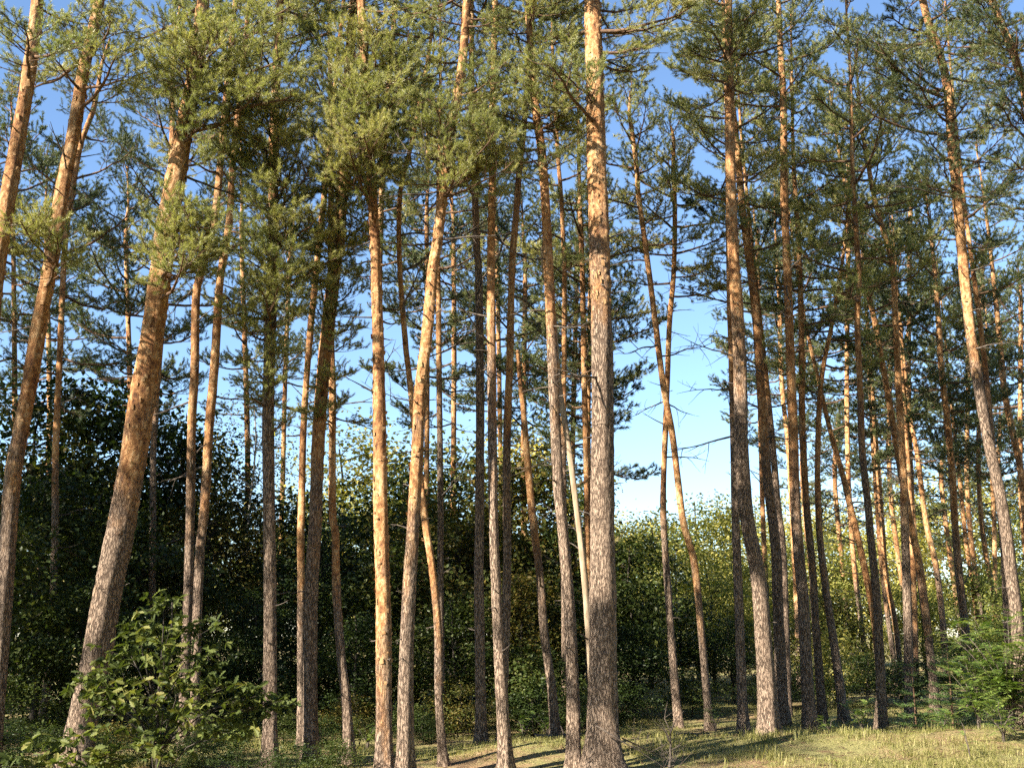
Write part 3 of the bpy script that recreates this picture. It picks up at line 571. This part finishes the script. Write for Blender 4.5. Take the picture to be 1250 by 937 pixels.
# ---- crowns above and behind, twigs and stubs
FRONT = 'A B D H J K L N Q T V Z AO AT'.split()
for k in FRONT:
    t = T[k]; t.crown(max(10.0 if t.Y < 16 else 11.2, 0), 14 if k in 'ABD' else 24, 1.5 if k in 'ABD' else 1.8, lib=BOUGHS_MID)
    t.deads(4.5, 9.5, 7, 0, 4); t.stubs(1.2, 8, 14)
CR = {'C': (5.6, 22, 1.7), 'E': (6.2, 32, 2.3), 'F': (7.0, 22, 1.7), 'G': (7.0, 22, 1.7), 'I': (8, 16, 1.4), 'L2': (8.5, 24, 1.9), 'M': (8.3, 14, 1.3), 'O': (7.5, 18, 1.6), 'P': (8.3, 22, 1.8),
      'R': (8.6, 20, 1.6), 'W': (7.5, 22, 1.8), 'X': (6.4, 22, 1.8), 'Y1': (8.8, 20, 1.5), 'Y2': (8.2, 22, 1.7), 'AA': (9, 20, 1.6), 'AB': (8.4, 24, 1.8), 'AB2': (8, 22, 1.8), 'AC': (10.0, 24, 1.8),
      'AD': (7, 24, 1.8), 'AE': (6.4, 22, 1.6), 'AF': (7, 24, 1.9), 'AG': (7.0, 24, 1.7), 'AH': (7.5, 26, 1.9), 'AI': (8.2, 26, 1.8), 'AK': (6.5, 24, 1.9), 'AL': (6, 24, 1.9), 'AL2': (6, 22, 1.8), 'AM': (6.2, 24, 1.9),
      'AN': (5.6, 26, 1.8), 'AP': (7.2, 24, 1.8), 'AQ': (6, 24, 1.9), 'AR': (6, 24, 2), 'AS': (6.5, 26, 1.9), 'AU': (5.5, 20, 1.8), 'AV': (6.5, 24, 1.8)}
for k, (z0, n, l) in CR.items():
    T[k].crown(z0, n, l); T[k].deads(max(z0 - 3.5, 2.5), z0 + .8, 6, 1, 6); T[k].stubs(1.5, z0, 5)
T['S'].deads(2.2, 4.6, 5, 0, 3); T['U'].stubs(1.0, 6.0, 9)
for px, py in ((1150, 470), (1170, 480), (1140, 490), (1175, 500), (1160, 505), (1185, 490)): T['AN'].to(px, py, random.uniform(-.5, .5))

# ---- neighbours just outside the frame on the sunny side; their crowns dapple the stand
for i, (x, y) in enumerate(((-13.5, 19.5), (-18.5, 22.0), (-12.3, 3.8), (-15, 6.6), (-18, 3.6), (-11.5, 13.2), (-13.5, 8.4))):
    px = CX + F * x / y / CP
    t = pine('out%d' % i, 'tall pine beyond the left end of the stand', y, [(CX + x / mpp(CX, 100, y), 100), (CX + x / mpp(CX, 400, y), 400), (CX + x / mpp(CX, 760, y), 760)], [(100, 300 / y), (760, 380 / y)], 11.9 if i == 2 else 16 + (i % 3), grey=4, group='pines beyond the left end of the stand', seg=10)
    t.crown((8, 8, 10.8, 9, 9, 5.5, 9)[i], (40, 40, 20, 8, 8, 40, 30)[i], (2.2, 2.2, 1.5, 1.6, 1.6, 2.0, 1.7)[i], lib=BOUGHS_MID)

# ---- pines farther back, standing between the numbered ones
LANDMARKS = [(-40, 'bare-limbed pine'), (128, 'thick leaning pine'), (235, 'close dark pair'), (330, 'straight grey pine'), (381, 'tawny pine'), (469, 'glowing orange pine'), (498, 'golden leaning pine'), (586, 'very dark pine'), (608, 'straight brown pine'), (696, 'dappled bowed pine'), (736, 'thickest pine'), (840, 'crossing thin pines'), (930, 'pale curving pine'), (983, 'red-brown pine'), (1070, 'shaded-foot pine'), (1132, 'sunlit leaning pine'), (1178, 'needle-clump pine'), (1242, 'purplish leaning pine'), (1400, 'rowan thicket')]
def between(px):
    k = max(i for i, (x, _) in enumerate(LANDMARKS) if x <= px or i == 0); k = min(k, len(LANDMARKS) - 2)
    return 'between the %s and the %s' % (LANDMARKS[k][1], LANDMARKS[k + 1][1])
def spread_labels(kind, items):
    """one label per (px, top) item: the gap it shows in, then tall / middling / low within that gap"""
    slots = {}
    for n, (px, ty) in enumerate(items): slots.setdefault(between(px), []).append((ty, n))
    out = [None] * len(items)
    for g_, lst in slots.items():
        lst.sort(); words = [''] if len(lst) == 1 else ['tall ', 'low '] if len(lst) == 2 else ['tall ', 'middling '] + ['low '] * (len(lst) - 2)
        for w_, (_, n) in zip(words, lst): out[n] = w_ + kind + ' ' + g_
    return out
far = [(20, 300, 26, 15), (152, 300, 25, 12.5),  (62, 330, 30, 15), (300, 300, 28, 15), (350, 330, 34, 15), (515, 280, 26, 14.5), (552, 300, 30, 15.5), (645, 330, 27, 12.5), (704, 340, 29, 13), (722, 430, 24, 10.3), (612, 300, 33, 16),
       (925, 300, 34, 15), (1035, 200, 32, 15.2), (1110, 230, 34, 15), (1200, 320, 36, 14), (1240, 360, 33, 12.5), (1180, 350, 42, 14), (1090, 400, 44, 13), (985, 400, 44, 14), (1020, 520, 48, 11), (1150, 540, 46, 10.5), (1215, 520, 50, 11.5)]
for i, ((px, py, Y, H), lab) in enumerate(zip(far, spread_labels('distant pine', [(f[0], f[1]) for f in far]))):
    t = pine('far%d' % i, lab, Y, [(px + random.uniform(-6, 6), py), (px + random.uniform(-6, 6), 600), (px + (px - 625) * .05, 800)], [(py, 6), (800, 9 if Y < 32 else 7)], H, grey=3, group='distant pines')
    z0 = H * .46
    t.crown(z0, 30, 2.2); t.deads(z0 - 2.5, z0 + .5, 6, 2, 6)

# ---------------------------------------------------------------- broadleaf trees of the understorey
def leaf_quads(P, Nn, size, rng, tris=2):
    """leaf blades: P centres, Nn normals; rhombic blades folded along the midrib"""
    n = len(P)
    Nn = Nn / (np.linalg.norm(Nn, axis=1, keepdims=True) + 1e-9)
    A = rng.normal(size=P.shape); A -= Nn * (A * Nn).sum(1, keepdims=True); A /= np.linalg.norm(A, axis=1, keepdims=True) + 1e-9
    B = np.cross(Nn, A); s = size * rng.uniform(.65, 1.25, (n, 1))
    b0 = P - A * s * .5; tip = P + A * s * .5 - Nn * s * .10
    l = P + B * s * .34 + Nn * s * .08; r = P - B * s * .34 + Nn * s * .08
    V = np.stack([b0, r, tip, l], 1).reshape(-1, 3)
    i = np.arange(n)[:, None] * 4
    Fc = np.concatenate([i + np.array([[0, 1, 2]]), i + np.array([[0, 2, 3]])], 1).reshape(-1, 3)
    return V, Fc
def make_broadleaf(seed, H, W, zlo, clusters, per, size, leafmat, barkmat, trunk_r=.075, crown_sig=.34, flat=.62):
    rng = np.random.default_rng(seed); r = random.Random(seed); w = Acc()
    n = 10; lean = Vector((r.uniform(-.05, .05), r.uniform(-.05, .05), 0)); main = []
    for i in range(n):
        z = H * .93 * i / (n - 1); main.append(Vector((r.uniform(-.06, .06) * (i > 0), r.uniform(-.06, .06) * (i > 0), z - .1 * (i == 0))) + lean * z)
    w.tube(main, [trunk_r * (1.25 if i == 0 else 1) * (1 - .88 * i / (n - 1)) + .008 for i in range(n)], 8)
    cs = []
    while len(cs) < clusters:
        p = rng.uniform(-1, 1, 3); d = np.linalg.norm(p)
        if d > 1 or d < .35 and r.random() < .6: continue
        z = zlo + (H - zlo) * (p[2] * .5 + .5)
        k = (1.0 if p[2] < 0 else 1 - .25 * p[2]) * (1 + .35 * mnoise.noise(Vector((p[0] * 2 + seed, p[1] * 2, p[2] * 2))))
        cs.append(np.array([p[0] * W * .5 * k, p[1] * W * .5 * k, z]))
    for c in cs[::2]:
        zb = max(c[2] - r.uniform(.3, .9) * math.hypot(c[0], c[1]) * .7 - .15, .4)
        i = min(int(zb / (H * .93) * (n - 1)), n - 2); o = main[i].lerp(main[i + 1], .5)
        e = Vector(c); mid = o.lerp(e, .5) + Vector((r.uniform(-.15, .15), r.uniform(-.15, .15), r.uniform(-.05, .22)))
        w.tube([o, mid, e], [trunk_r * .30, trunk_r * .18, .006], 4, cap=False)
    P = []; Nn = []
    for c in cs:
        m = int(per * r.uniform(.6, 1.35)); sg = crown_sig * r.uniform(.7, 1.3)
        q = rng.normal(size=(m, 3)) * np.array([sg, sg, sg * flat]); P.append(c + q)
        out = (c - np.array([0, 0, zlo + (H - zlo) * .3])); out /= np.linalg.norm(out) + 1e-6
        Nn.append(rng.normal(size=(m, 3)) * .75 + out * .45 + np.array([0, 0, .7]))
    P = np.concatenate(P); Nn = np.concatenate(Nn); P[:, 2] = np.maximum(P[:, 2], .06)
    V, Fc = leaf_quads(P, Nn, size, rng)
    return H, w.mesh('trunk', barkmat), mesh('crown', V, Fc, leafmat)
OAKS = [make_broadleaf(500 + i, 6.0, (4.6, 3.6, 4.2, 3.2)[i], (.7, 1.3, .5, .9)[i], (84, 56, 110, 64)[i], (105, 130, 110, 90)[i], (.125, .15, .095, .13)[i], M_OAK, M_OAKBARK, .075, (.34, .42, .26, .36)[i]) for i in range(4)]
LIMES = [make_broadleaf(520 + i, 6.0, 4.2, .6, 84, 110, .115, M_YELLOWGREEN, M_OAKBARK) for i in range(3)]
BIRCHES = [make_broadleaf(540 + i, 6.0, 2.2, 1.6, 46, 75, .06, M_BIRCHLEAF, M_BIRCH, .04, .26, 1.0) for i in range(2)]
SHRUBS = [make_broadleaf(560 + i, 2.6, 2.8, .15, 44, 95, .10, m, M_OAKBARK, .03, .26) for i, m in enumerate((M_OAK, M_OAK, M_YELLOWGREEN))]

def broadleaf(name, lib, px, topy, Y, label, cat, group, i):
    H = at(px, topy, Y).z; x = at(px, 700, Y).x; z = ground_h(x, Y); c = lib[i % len(lib)]
    s = max((H - z) / c[0], .17)
    e = thing(name, label, cat, (x, Y, z), group)
    e.rotation_euler.z = random.uniform(0, 6.28); sx = s ** .75 * random.uniform(.92, 1.12)
    e.scale = (sx, sx, s)
    link('trunk', c[1], e); link('crown', c[2], e)
    return e
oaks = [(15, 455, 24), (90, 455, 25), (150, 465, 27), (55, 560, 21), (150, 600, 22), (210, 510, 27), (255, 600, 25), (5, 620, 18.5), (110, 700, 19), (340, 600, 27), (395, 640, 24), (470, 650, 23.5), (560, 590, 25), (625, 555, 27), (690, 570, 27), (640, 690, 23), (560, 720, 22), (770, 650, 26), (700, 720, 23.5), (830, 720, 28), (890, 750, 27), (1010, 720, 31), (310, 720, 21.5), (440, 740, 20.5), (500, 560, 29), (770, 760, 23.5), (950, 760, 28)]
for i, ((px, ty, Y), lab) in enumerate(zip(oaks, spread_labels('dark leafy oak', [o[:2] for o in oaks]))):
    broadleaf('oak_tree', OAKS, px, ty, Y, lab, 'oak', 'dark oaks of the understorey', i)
limes = [(430, 525, 31), (480, 555, 33), (545, 515, 31), (655, 520, 33), (790, 615, 36), (850, 598, 40), (893, 612, 38), (820, 660, 33), (870, 690, 32), (920, 680, 34), (1060, 690, 40), (1120, 700, 38), (1190, 690, 36), (1245, 690, 34), (1000, 640, 40), (725, 640, 38)]
for i, ((px, ty, Y), lab) in enumerate(zip(limes, spread_labels('yellow-green leafy tree', [o[:2] for o in limes]))):
    broadleaf('leafy_tree', LIMES, px, ty, Y, lab, 'leafy tree', 'yellow-green trees of the understorey', i)
for i, (px, ty, Y, lab) in enumerate([(297, 470, 26, 'airy birch with pale yellow leaves and thin white stem'), (690, 640, 30, 'small thin-stemmed birch in the shade beside the dappled pine')]):
    broadleaf('birch_tree', BIRCHES, px, ty, Y, lab, 'birch', None, i)
shrubs = [(1010, 770, 27, 2), (560, 830, 20, 0), (650, 830, 20.5, 1), (760, 830, 22.5, 0), (840, 820, 24, 1), (430, 850, 19.5, 0), (330, 850, 20.5, 1), (1100, 800, 27, 0), (1170, 780, 27, 1), (1050, 800, 26, 1), (250, 840, 21, 0), (30, 830, 17.5, 1), (1225, 760, 25, 2), (705, 850, 19.5, 1), (500, 860, 19, 1), (930, 820, 25, 0), (980, 810, 25.5, 1),
          (20, 880, 15, 0), (150, 890, 16, 1), (290, 885, 17.5, 0), (355, 880, 18, 1), (400, 890, 17.5, 0), (445, 893, 17.8, 1), (260, 900, 15.8, 1), (520, 885, 18.5, 0), (90, 860, 18, 0), (205, 870, 19, 0)] + [(12 + 57 * k + (k * 31) % 19, 893 + (k * 17) % 18, 13.6 + (k * 13 % 7) * .3, k % 2) for k in range(8)] + [(-20 + 48 * k + (k * 37) % 23, 768 + (k * 53) % 36, 21 + (k * 29) % 7, k % 2) for k in range(15)]
for i, ((px, ty, Y, v), lab) in enumerate(zip(shrubs, spread_labels('leafy shrub', [o[:2] for o in shrubs]))):
    broadleaf('shrub', SHRUBS[v:v + 1], px, ty, Y, lab, 'shrub', 'shrubs under the pines', i)
# the wood goes on behind: a last rank of leafy trees and pines closing the view
last = []
for i in range(26):
    px = -60 + i * 54 + random.uniform(-15, 15)
    last.append((px, random.uniform(600, 655) if px < 940 else random.uniform(540, 615), random.uniform(46, 62)))
for i, ((px, ty, Y), lab) in enumerate(zip(last, spread_labels('distant leafy tree', [o[:2] for o in last]))):
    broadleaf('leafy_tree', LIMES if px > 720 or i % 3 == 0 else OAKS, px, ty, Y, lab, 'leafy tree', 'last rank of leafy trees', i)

# unseen oaks added round the viewpoint to cut skylight on the understorey
for i, (x, y) in enumerate(((9.5, .5), (11, -5), (6, -8.5), (0, -9.5), (-6, -10), (-12, -13), (15, 5), (15, 11.5), (17, 17), (-15.5, 15), (-19, 20.5), (17, -1), (3, -15), (12, -12))):
    c = OAKS[i % 4]; e = thing('oak_tree', 'tall unseen oak added to block skylight on the pine stand', 'oak', (x, y, ground_h(x, y)), 'added skylight-blocking oaks')
    e.rotation_euler.z = random.uniform(0, 6); e.scale = (2.1, 2.1, random.uniform(2.5, 2.9))
    link('trunk', c[1], e); link('crown', c[2], e)

# ---------------------------------------------------------------- oak sapling in front of the thick leaning pine
OAK_LEAF_OUT = [(0, 0), (.10, .05), (.16, .20), (.10, .28), (.24, .40), (.14, .52), (.27, .66), (.15, .78), (.14, .92), (0, 1.0)]
def oak_leaf_mesh(i):
    r = random.Random(900 + i); v = []; f = []
    bend = r.uniform(.05, .3); n = len(OAK_LEAF_OUT)
    for (w_, l_) in OAK_LEAF_OUT: v.append((l_, 0, -bend * l_ * l_ * .5))
    for sgn in (1, -1):
        o = len(v)
        for (w_, l_) in OAK_LEAF_OUT[1:-1]: v.append((l_, sgn * w_ * r.uniform(.85, 1.15), -bend * l_ * l_ * .5 + w_ * .35))
        ids = [0] + list(range(o, o + n - 2)) + [n - 1]
        for j in range(n - 1):
            a, b = ids[j], ids[j + 1]
            q = (j, j + 1, b, a) if sgn < 0 else (j, a, b, j + 1)
            q = tuple(dict.fromkeys(q))
            if len(q) > 2: f.append(q)
    return mesh('leaf', v, f, M_BUSHLEAF)
OAK_LEAVES = [oak_leaf_mesh(i) for i in range(5)]
def oak_sapling(label, Y, foot_px, targets, nobj, per, size, group=None, seed=3):
    r = random.Random(seed); x = at(foot_px, 900, Y).x; base = Vector((x, Y, ground_h(x, Y)))
    e = thing('oak_sapling', label, 'sapling', base, group)
    w = Acc(); leaves = []
    tz = max(at(p, q, Y).z for p, q, *_ in targets)
    main = [Vector((r.uniform(-.05, .05) * (i > 0), r.uniform(-.05, .05) * (i > 0), (tz - base.z) * i / 6 - .08 * (i == 0))) for i in range(7)]
    w.tube(main, [.022 - .0025 * i for i in range(7)], 7)
    for (px, py, dy, spread) in targets:
        tip = at(px, py, Y + dy) - base
        o = main[min(max(int((tip.z * .72) / (tz - base.z) * 6), 1), 5)]
        mid = o.lerp(tip, .55) + Vector((r.uniform(-.08, .08), r.uniform(-.08, .08), .08))
        w.tube([o, mid, tip], [.010, .006, .003], 5)
        for k in range(per):
            c = tip + Vector((r.gauss(0, spread), r.gauss(0, spread), r.gauss(0, spread * .5)))
            if k % 3 == 0: w.tube([mid.lerp(tip, r.uniform(.1, 1)), c], [.003, .0015], 3, cap=False)
            for j in range(r.choice((4, 5, 6))):
                a = r.uniform(0, 6.28); el = r.gauss(-.15, .5)
                d = Vector((math.cos(a) * math.cos(el), math.sin(a) * math.cos(el), math.sin(el)))
                y = Vector((0, 0, 1)).cross(d).normalized(); z = d.cross(y)
                leaves.append(Matrix.Translation(c) @ Matrix((d, y, z)).transposed().to_4x4() @ Matrix.Rotation(r.gauss(0, .8), 4, 'X') @ Matrix.Scale(size * r.uniform(.7, 1.2), 4))
    w_o = link('stem', w.mesh('stem', M_OAKBARK), e)
    leaves.sort(key=lambda m: m.translation.y)
    for i, mt in enumerate(leaves[:nobj]): link('leaf', OAK_LEAVES[i % 5], e, mt)
    rest = Acc()
    for i, mt in enumerate(leaves[nobj:]):
        m = OAK_LEAVES[i % 5]; rest.add(([mt @ v.co for v in m.vertices], [tuple(p.vertices) for p in m.polygons]))
    if rest.v:
        o = link('foliage', rest.mesh('foliage', M_BUSHLEAF, False), e); o['kind'] = 'stuff'
    return e
oak_sapling('oak sapling with lobed yellowing leaves in front of the thick leaning pine', 10.6, 195,
            [(200, 735, 0, .10), (170, 765, -.2, .13), (230, 765, .2, .13), (200, 790, -.3, .16), (255, 800, .3, .14), (160, 800, .2, .15), (215, 825, -.3, .16), (130, 830, -.2, .14), (270, 835, -.1, .14), (100, 835, .1, .10), (300, 850, 0, .11), (340, 857, .1, .07), (230, 850, .3, .16), (180, 850, -.4, .16), (250, 870, -.3, .15), (290, 875, .2, .12), (150, 870, .3, .15), (200, 880, 0, .16), (120, 860, -.3, .10), (275, 890, -.2, .12), (180, 910, -.3, .14)],
            300, 20, .088)
oak_sapling('low oak sapling with bright leaf tips at the left edge of the stand', 10.2, 95,
            [(70, 905, 0, .14), (110, 915, -.2, .16), (40, 920, .1, .14), (150, 925, 0, .15), (90, 935, -.3, .15), (20, 935, 0, .14)], 150, 14, .095, seed=5)

# ---------------------------------------------------------------- young spruces, rowan thicket, seedlings
def spruce_branch(seed, L):
    r = random.Random(seed); rng = np.random.default_rng(seed); w = Acc(); P = []; A = []
    w.tube([(0, 0, 0), (L * .5, 0, -.03 * L), (L, 0, .06 * L)], [.006, .004, .002], 4)
    def needles_on(a, b):
        l = (b - a).length
        for k in range(max(3, int(l / .022))): P.append(a.lerp(b, k / max(1, int(l / .022)))); A.append((b - a).normalized())
    needles_on(Vector((L * .1, 0, 0)), Vector((L, 0, .06 * L)))
    for i in range(9):
        t = .18 + .09 * i; s = 1 if i % 2 else -1; l = L * .42 * (1.1 - t)
        a = Vector((L * t, 0, -.02 * L)); b = a + Vector((l * .75, s * l * .7, r.uniform(-.02, .05)))
        w.tube([a, b], [.003, .0015], 3, cap=False); needles_on(a, b)
    V, Fc = needle_tris(np.array([tuple(p) for p in P]), np.array([tuple(p) for p in A]), 14, .026, .0048, rng, .02)
    return L, w.mesh('branch', M_TWIG), mesh('foliage', V, Fc, M_SPRUCE)
SPR = [spruce_branch(20 + i, L) for i, L in enumerate((.3, .45, .6))]
def young_spruce(label, px, base_py, Y, top_py, seed):
    r = random.Random(seed); x = at(px, base_py, Y).x; b = Vector((x, Y, ground_h(x, Y))); H = at(px, top_py, Y).z - b.z
    e = thing('young_spruce', label, 'spruce', b, None); w = Acc()
    w.tube([(0, 0, -.05), (.01, 0, H * .5), (0, .01, H)], [.022, .014, .004], 7); link('trunk', w.mesh('trunk', M_TWIG), e)
    z = .12; a = 0
    while z < H * .97:
        k = 6 if z < H * .8 else 4; L = max(.14, (.34 * H) * (1 - z / H) ** .8 + .05)
        for i in range(k):
            a = i * 6.283 / k + z * 3 + r.uniform(-.3, .3); el = r.uniform(-.12, .18) + .5 * (z / H) ** 2
            d = Vector((math.cos(a) * math.cos(el), math.sin(a) * math.cos(el), math.sin(el))); y = Vector((0, 0, 1)).cross(d).normalized()
            c = min(SPR, key=lambda v: abs(v[0] - L)); mt = Matrix.Translation((0, 0, z)) @ Matrix((d, y, d.cross(y))).transposed().to_4x4() @ Matrix.Scale(L / c[0] * r.uniform(.85, 1.1), 4)
            bo = link('branch', c[1], e, mt); link('foliage', c[2], bo)
        z += .11 + .06 * r.random()
    return e
young_spruce('young spruce with flat tiers of branches in front of the sunlit leaning pine', 1163, 880, 19, 770, 1)
young_spruce('small dark young spruce at the foot of the dark-footed pine', 1118, 885, 19.3, 808, 2)

def frond_mesh(seed):
    r = random.Random(seed); v = []; f = []; L = 1.0
    pts = [Vector((t, 0, .10 * math.sin(t * 3) - .22 * t * t)) for t in np.linspace(0, 1, 8)]
    V, Fc = tube(pts, [.008 - .0007 * i for i in range(8)], 3, cap=False); v += V; f += Fc
    for i in range(9):
        t = .2 + .085 * i; p = pts[min(int(t * 7), 6)].lerp(pts[min(int(t * 7) + 1, 7)], t * 7 - int(t * 7)); l = .26 * (1.05 - .45 * abs(t - .5)) * r.uniform(.85, 1.1)
        for s in (-1, 1):
            d = Vector((.45, s * .9, r.uniform(-.25, .05))).normalized(); q = Vector((d.y * -s, d.x * s, .1)) * l * .17; o = len(v)
            v += [p, p + d * l * .45 + q, p + d * l, p + d * l * .45 - q]; f += [(o, o + 1, o + 2), (o, o + 2, o + 3)]
    o = len(v); p = pts[-1]; v += [p, p + Vector((.1, .05, -.02)), p + Vector((.24, 0, -.08)), p + Vector((.1, -.05, -.02))]; f += [(o, o + 1, o + 2), (o, o + 2, o + 3)]
    return mesh('frond', [tuple(q) for q in v], f, M_FERN)
FRONDS = [frond_mesh(i) for i in range(4)]
def rowan(label, px, Y, H, W, nst, nfr, fl, seed, group=None, name='rowan_shrub', cat='shrub'):
    r = random.Random(seed); x = at(px, 880, Y).x; b = Vector((x, Y, ground_h(x, Y)))
    e = thing(name, label, cat, b, group)
    for s in range(nst):
        a = r.uniform(0, 6.28); k = W * .5 * r.uniform(.3, 1); h = H * r.uniform(.65, 1)
        pts = [Vector((math.cos(a) * k * t * t + r.uniform(-.02, .02), math.sin(a) * k * t * t, h * t - .05 * (t == 0))) for t in np.linspace(0, 1, 6)]
        w = Acc(); w.tube(pts, [.012 - .0018 * i for i in range(6)], 5); link('stem', w.mesh('stem', M_DEADTWIG), e)
        for i in range(nfr):
            t = r.uniform(.25, 1) * 4.999; p = pts[int(t)].lerp(pts[int(t) + 1], t - int(t)); aa = r.uniform(0, 6.28); el = r.uniform(-.1, .7)
            d = Vector((math.cos(aa) * math.cos(el), math.sin(aa) * math.cos(el), math.sin(el))); y = Vector((0, 0, 1)).cross(d).normalized()
            link('frond', r.choice(FRONDS), e, Matrix.Translation(p) @ Matrix((d, y, d.cross(y))).transposed().to_4x4() @ Matrix.Scale(fl * r.uniform(.7, 1.2), 4))
    return e
rowan('large leafy rowan thicket below the purplish leaning pine', 1235, 16.5, 1.75, 1.7, 18, 17, .33, 1)
rowan('bushy rowan between the young spruce and the large thicket', 1195, 17.4, 1.35, 1.1, 12, 15, .30, 2)
rowan('low rowan seedling spreading in front of the large thicket', 1222, 15.8, .55, .9, 6, 9, .22, 3)
rowan('leafy seedling at the foot of the dark pine shaded to the ground', 1052, 19.3, .5, .7, 6, 9, .22, 4, name='rowan_seedling', cat='seedling')
rowan('tiny seedling in the grass between the mound and the dark pine', 1012, 17.0, .25, .35, 4, 6, .15, 5, name='rowan_seedling', cat='seedling')
rowan('yellowing seedling below the young spruce', 1150, 17.6, .4, .6, 5, 8, .2, 6, name='rowan_seedling', cat='seedling')
rowan('thin bare-stemmed seedling standing in the open dry grass', 1180, 14.6, .5, .3, 2, 4, .14, 7, name='rowan_seedling', cat='seedling')
for i, (px, Y) in enumerate(((640, 18.5), (668, 19.0), (450, 17.5), (873, 21))):
    rowan('small leafy seedling in the shade under the middle pines', px, Y, .45, .5, 4, 8, .18, 20 + i, 'shaded seedlings', 'rowan_seedling', 'seedling')

# ---------------------------------------------------------------- fallen wood and grass
def fallen(label, a, b, r0, seed, mat=M_DEADPALE, twigs=7, lift=.0, name='fallen_branch'):
    r = random.Random(seed); A = Vector((a[0], a[1], ground_h(*a[:2]) + r0 * .6 + a[2])); B = Vector((b[0], b[1], ground_h(*b[:2]) + r0 * .6 + b[2]))
    w = Acc(); k = 9; L = (B - A).length; pts = [A.lerp(B, i / k) - A + Vector((r.uniform(-.02, .02), r.uniform(-.02, .02), r.uniform(0, .02))) * L * .6 for i in range(k + 1)]
    w.tube(pts, [r0 * (1 - .8 * i / k) for i in range(k + 1)], 6)
    for i in range(twigs):
        p = pts[r.randint(2, k)]; d = Vector((r.uniform(-1, 1), r.uniform(-.6, .6), r.uniform(.2, 1))).normalized(); l = r.uniform(.12, .4); q = p + d * l * .5; e2 = q + (d + Vector((r.uniform(-.6, .6), r.uniform(-.6, .6), r.uniform(-.2, .3)))).normalized() * l * .5
        w.tube([p, q, e2], [r0 * .35, r0 * .25, .002], 4)
        if r.random() < .6: w.tube([q, q + Vector((r.uniform(-.15, .15), r.uniform(-.1, .1), r.uniform(0, .15)))], [r0 * .2, .002], 3)
    o = link(name, w.mesh(name, mat)); o.location = A
    return tag(o, label, 'branch')
def gp(px, py):                                    # point where the photo direction meets flat ground
    d = ray(px, py); s = -EYE / d.z; return d.x * s, d.y * s
X0 = at(736, 930, 13.7)
fallen('bleached twiggy branch leaning on the foot of the thickest pine', (X0.x - .05, 13.85, .55), (X0.x + .8, 13.6, .05), .010, 1, M_DEADTWIG, twigs=12)
fallen('dry forked branch lying right of the thickest pine', (X0.x + .2, 13.5, .45), (X0.x + 1.05, 14.1, .02), .009, 2, M_DEADTWIG, twigs=14)
fallen('upright dead sapling stump of grey twigs in front of the fallen branches', (at(817, 930, 13.6).x, 13.6, -.05), (at(817, 880, 13.6).x + .02, 13.6, .55), .022, 3, M_DEADTWIG, 8)
for i, (px, py, px2, py2, lab) in enumerate(((880, 905, 960, 897, 'short stick lying across the litter mound'), (1085, 900, 1130, 898, 'dark fallen limb lying below the dark-footed pine'), (1015, 912, 1050, 905, 'rotting stick in the grass right of the mound'), (820, 893, 870, 890, 'thin stick behind the fallen branches'), (650, 908, 735, 895, 'long fallen pole behind the straight brown pine'))):
    a = gp(px, py); b = gp(px2, py2); fallen(lab, (*a, 0), (*b, 0), .03 if i != 4 else .05, 30 + i, M_DEADTWIG, 2)

def grass():
    rng = np.random.default_rng(8); V = []; Fc = []
    r = random.Random(8); k = 0; n = 0
    while n < 12000:
        y = 12.5 + 14 * r.random() ** 1.3; x = r.uniform(-.42, .52) * y
        m = mnoise.noise(Vector((x * .5, y * .8, 1.3))) + .35 * mnoise.noise(Vector((x * 1.7, y * 1.7, 4)))
        right = min(max((x - 1) / 4, 0), 1) - .5 * min(max(-x / 3, 0), 1)
        if m < r.uniform(-.15, .45) - .35 * right: 
            n += .34; continue
        n += 1; z = ground_h(x, y); hs = r.uniform(.5, 1.25) * (1 if m > .1 else .6)
        tall = max(0, mnoise.noise(Vector((x * 1.1 + 9, y * 1.1, 2)))) * 1.6 + .55
        for b in range(r.randint(6, 15)):
            a = r.uniform(0, 6.28); ln = r.uniform(.05, .20) * hs * tall; lean = r.uniform(.2, 1.9) ** 1.2; wd = r.uniform(.0018, .0038)
            d = Vector((math.cos(a), math.sin(a), 0)); s = Vector((-d.y, d.x, 0)) * wd; o = Vector((x + r.gauss(0, .06), y + r.gauss(0, .06), z - .01))
            mid = o + d * ln * lean * .3 + Vector((0, 0, ln * .7)); tip = o + d * ln * lean + Vector((r.uniform(-.02, .02), 0, max(ln * (.95 - .45 * lean), .01)))
            V += [o - s, o + s, mid + s * .7, mid - s * .7, tip]; Fc += [(k, k + 1, k + 2), (k, k + 2, k + 3), (k + 3, k + 2, k + 4)]; k += 5
    o = link('grass', mesh('grass', [tuple(v) for v in V], np.array(Fc), M_GRASS)); o['kind'] = 'stuff'; o['label'] = 'dry yellow-green grass along the forest edge'; o['category'] = 'grass'
grass()
def litter():
    r = random.Random(4); w = Acc()
    for i in range(2600):
        y = 12.5 + 9 * r.random(); x = r.uniform(-.42, .52) * y; z = ground_h(x, y); a = r.uniform(0, 6.28); l = r.uniform(.04, .22)
        d = Vector((math.cos(a), math.sin(a), r.uniform(-.05, .2))) * l; p = Vector((x, y, z + .008)); rd = r.uniform(.002, .006)
        w.tube([p, p + d * .5 + Vector((0, 0, r.uniform(0, .02))), p + d], [rd, rd, rd * .5], 3, cap=False)
    o = link('needle_litter', w.mesh('needle_litter', M_TWIG)); o['kind'] = 'stuff'; o['label'] = 'small fallen twigs scattered over the needle litter'; o['category'] = 'twigs'
litter()
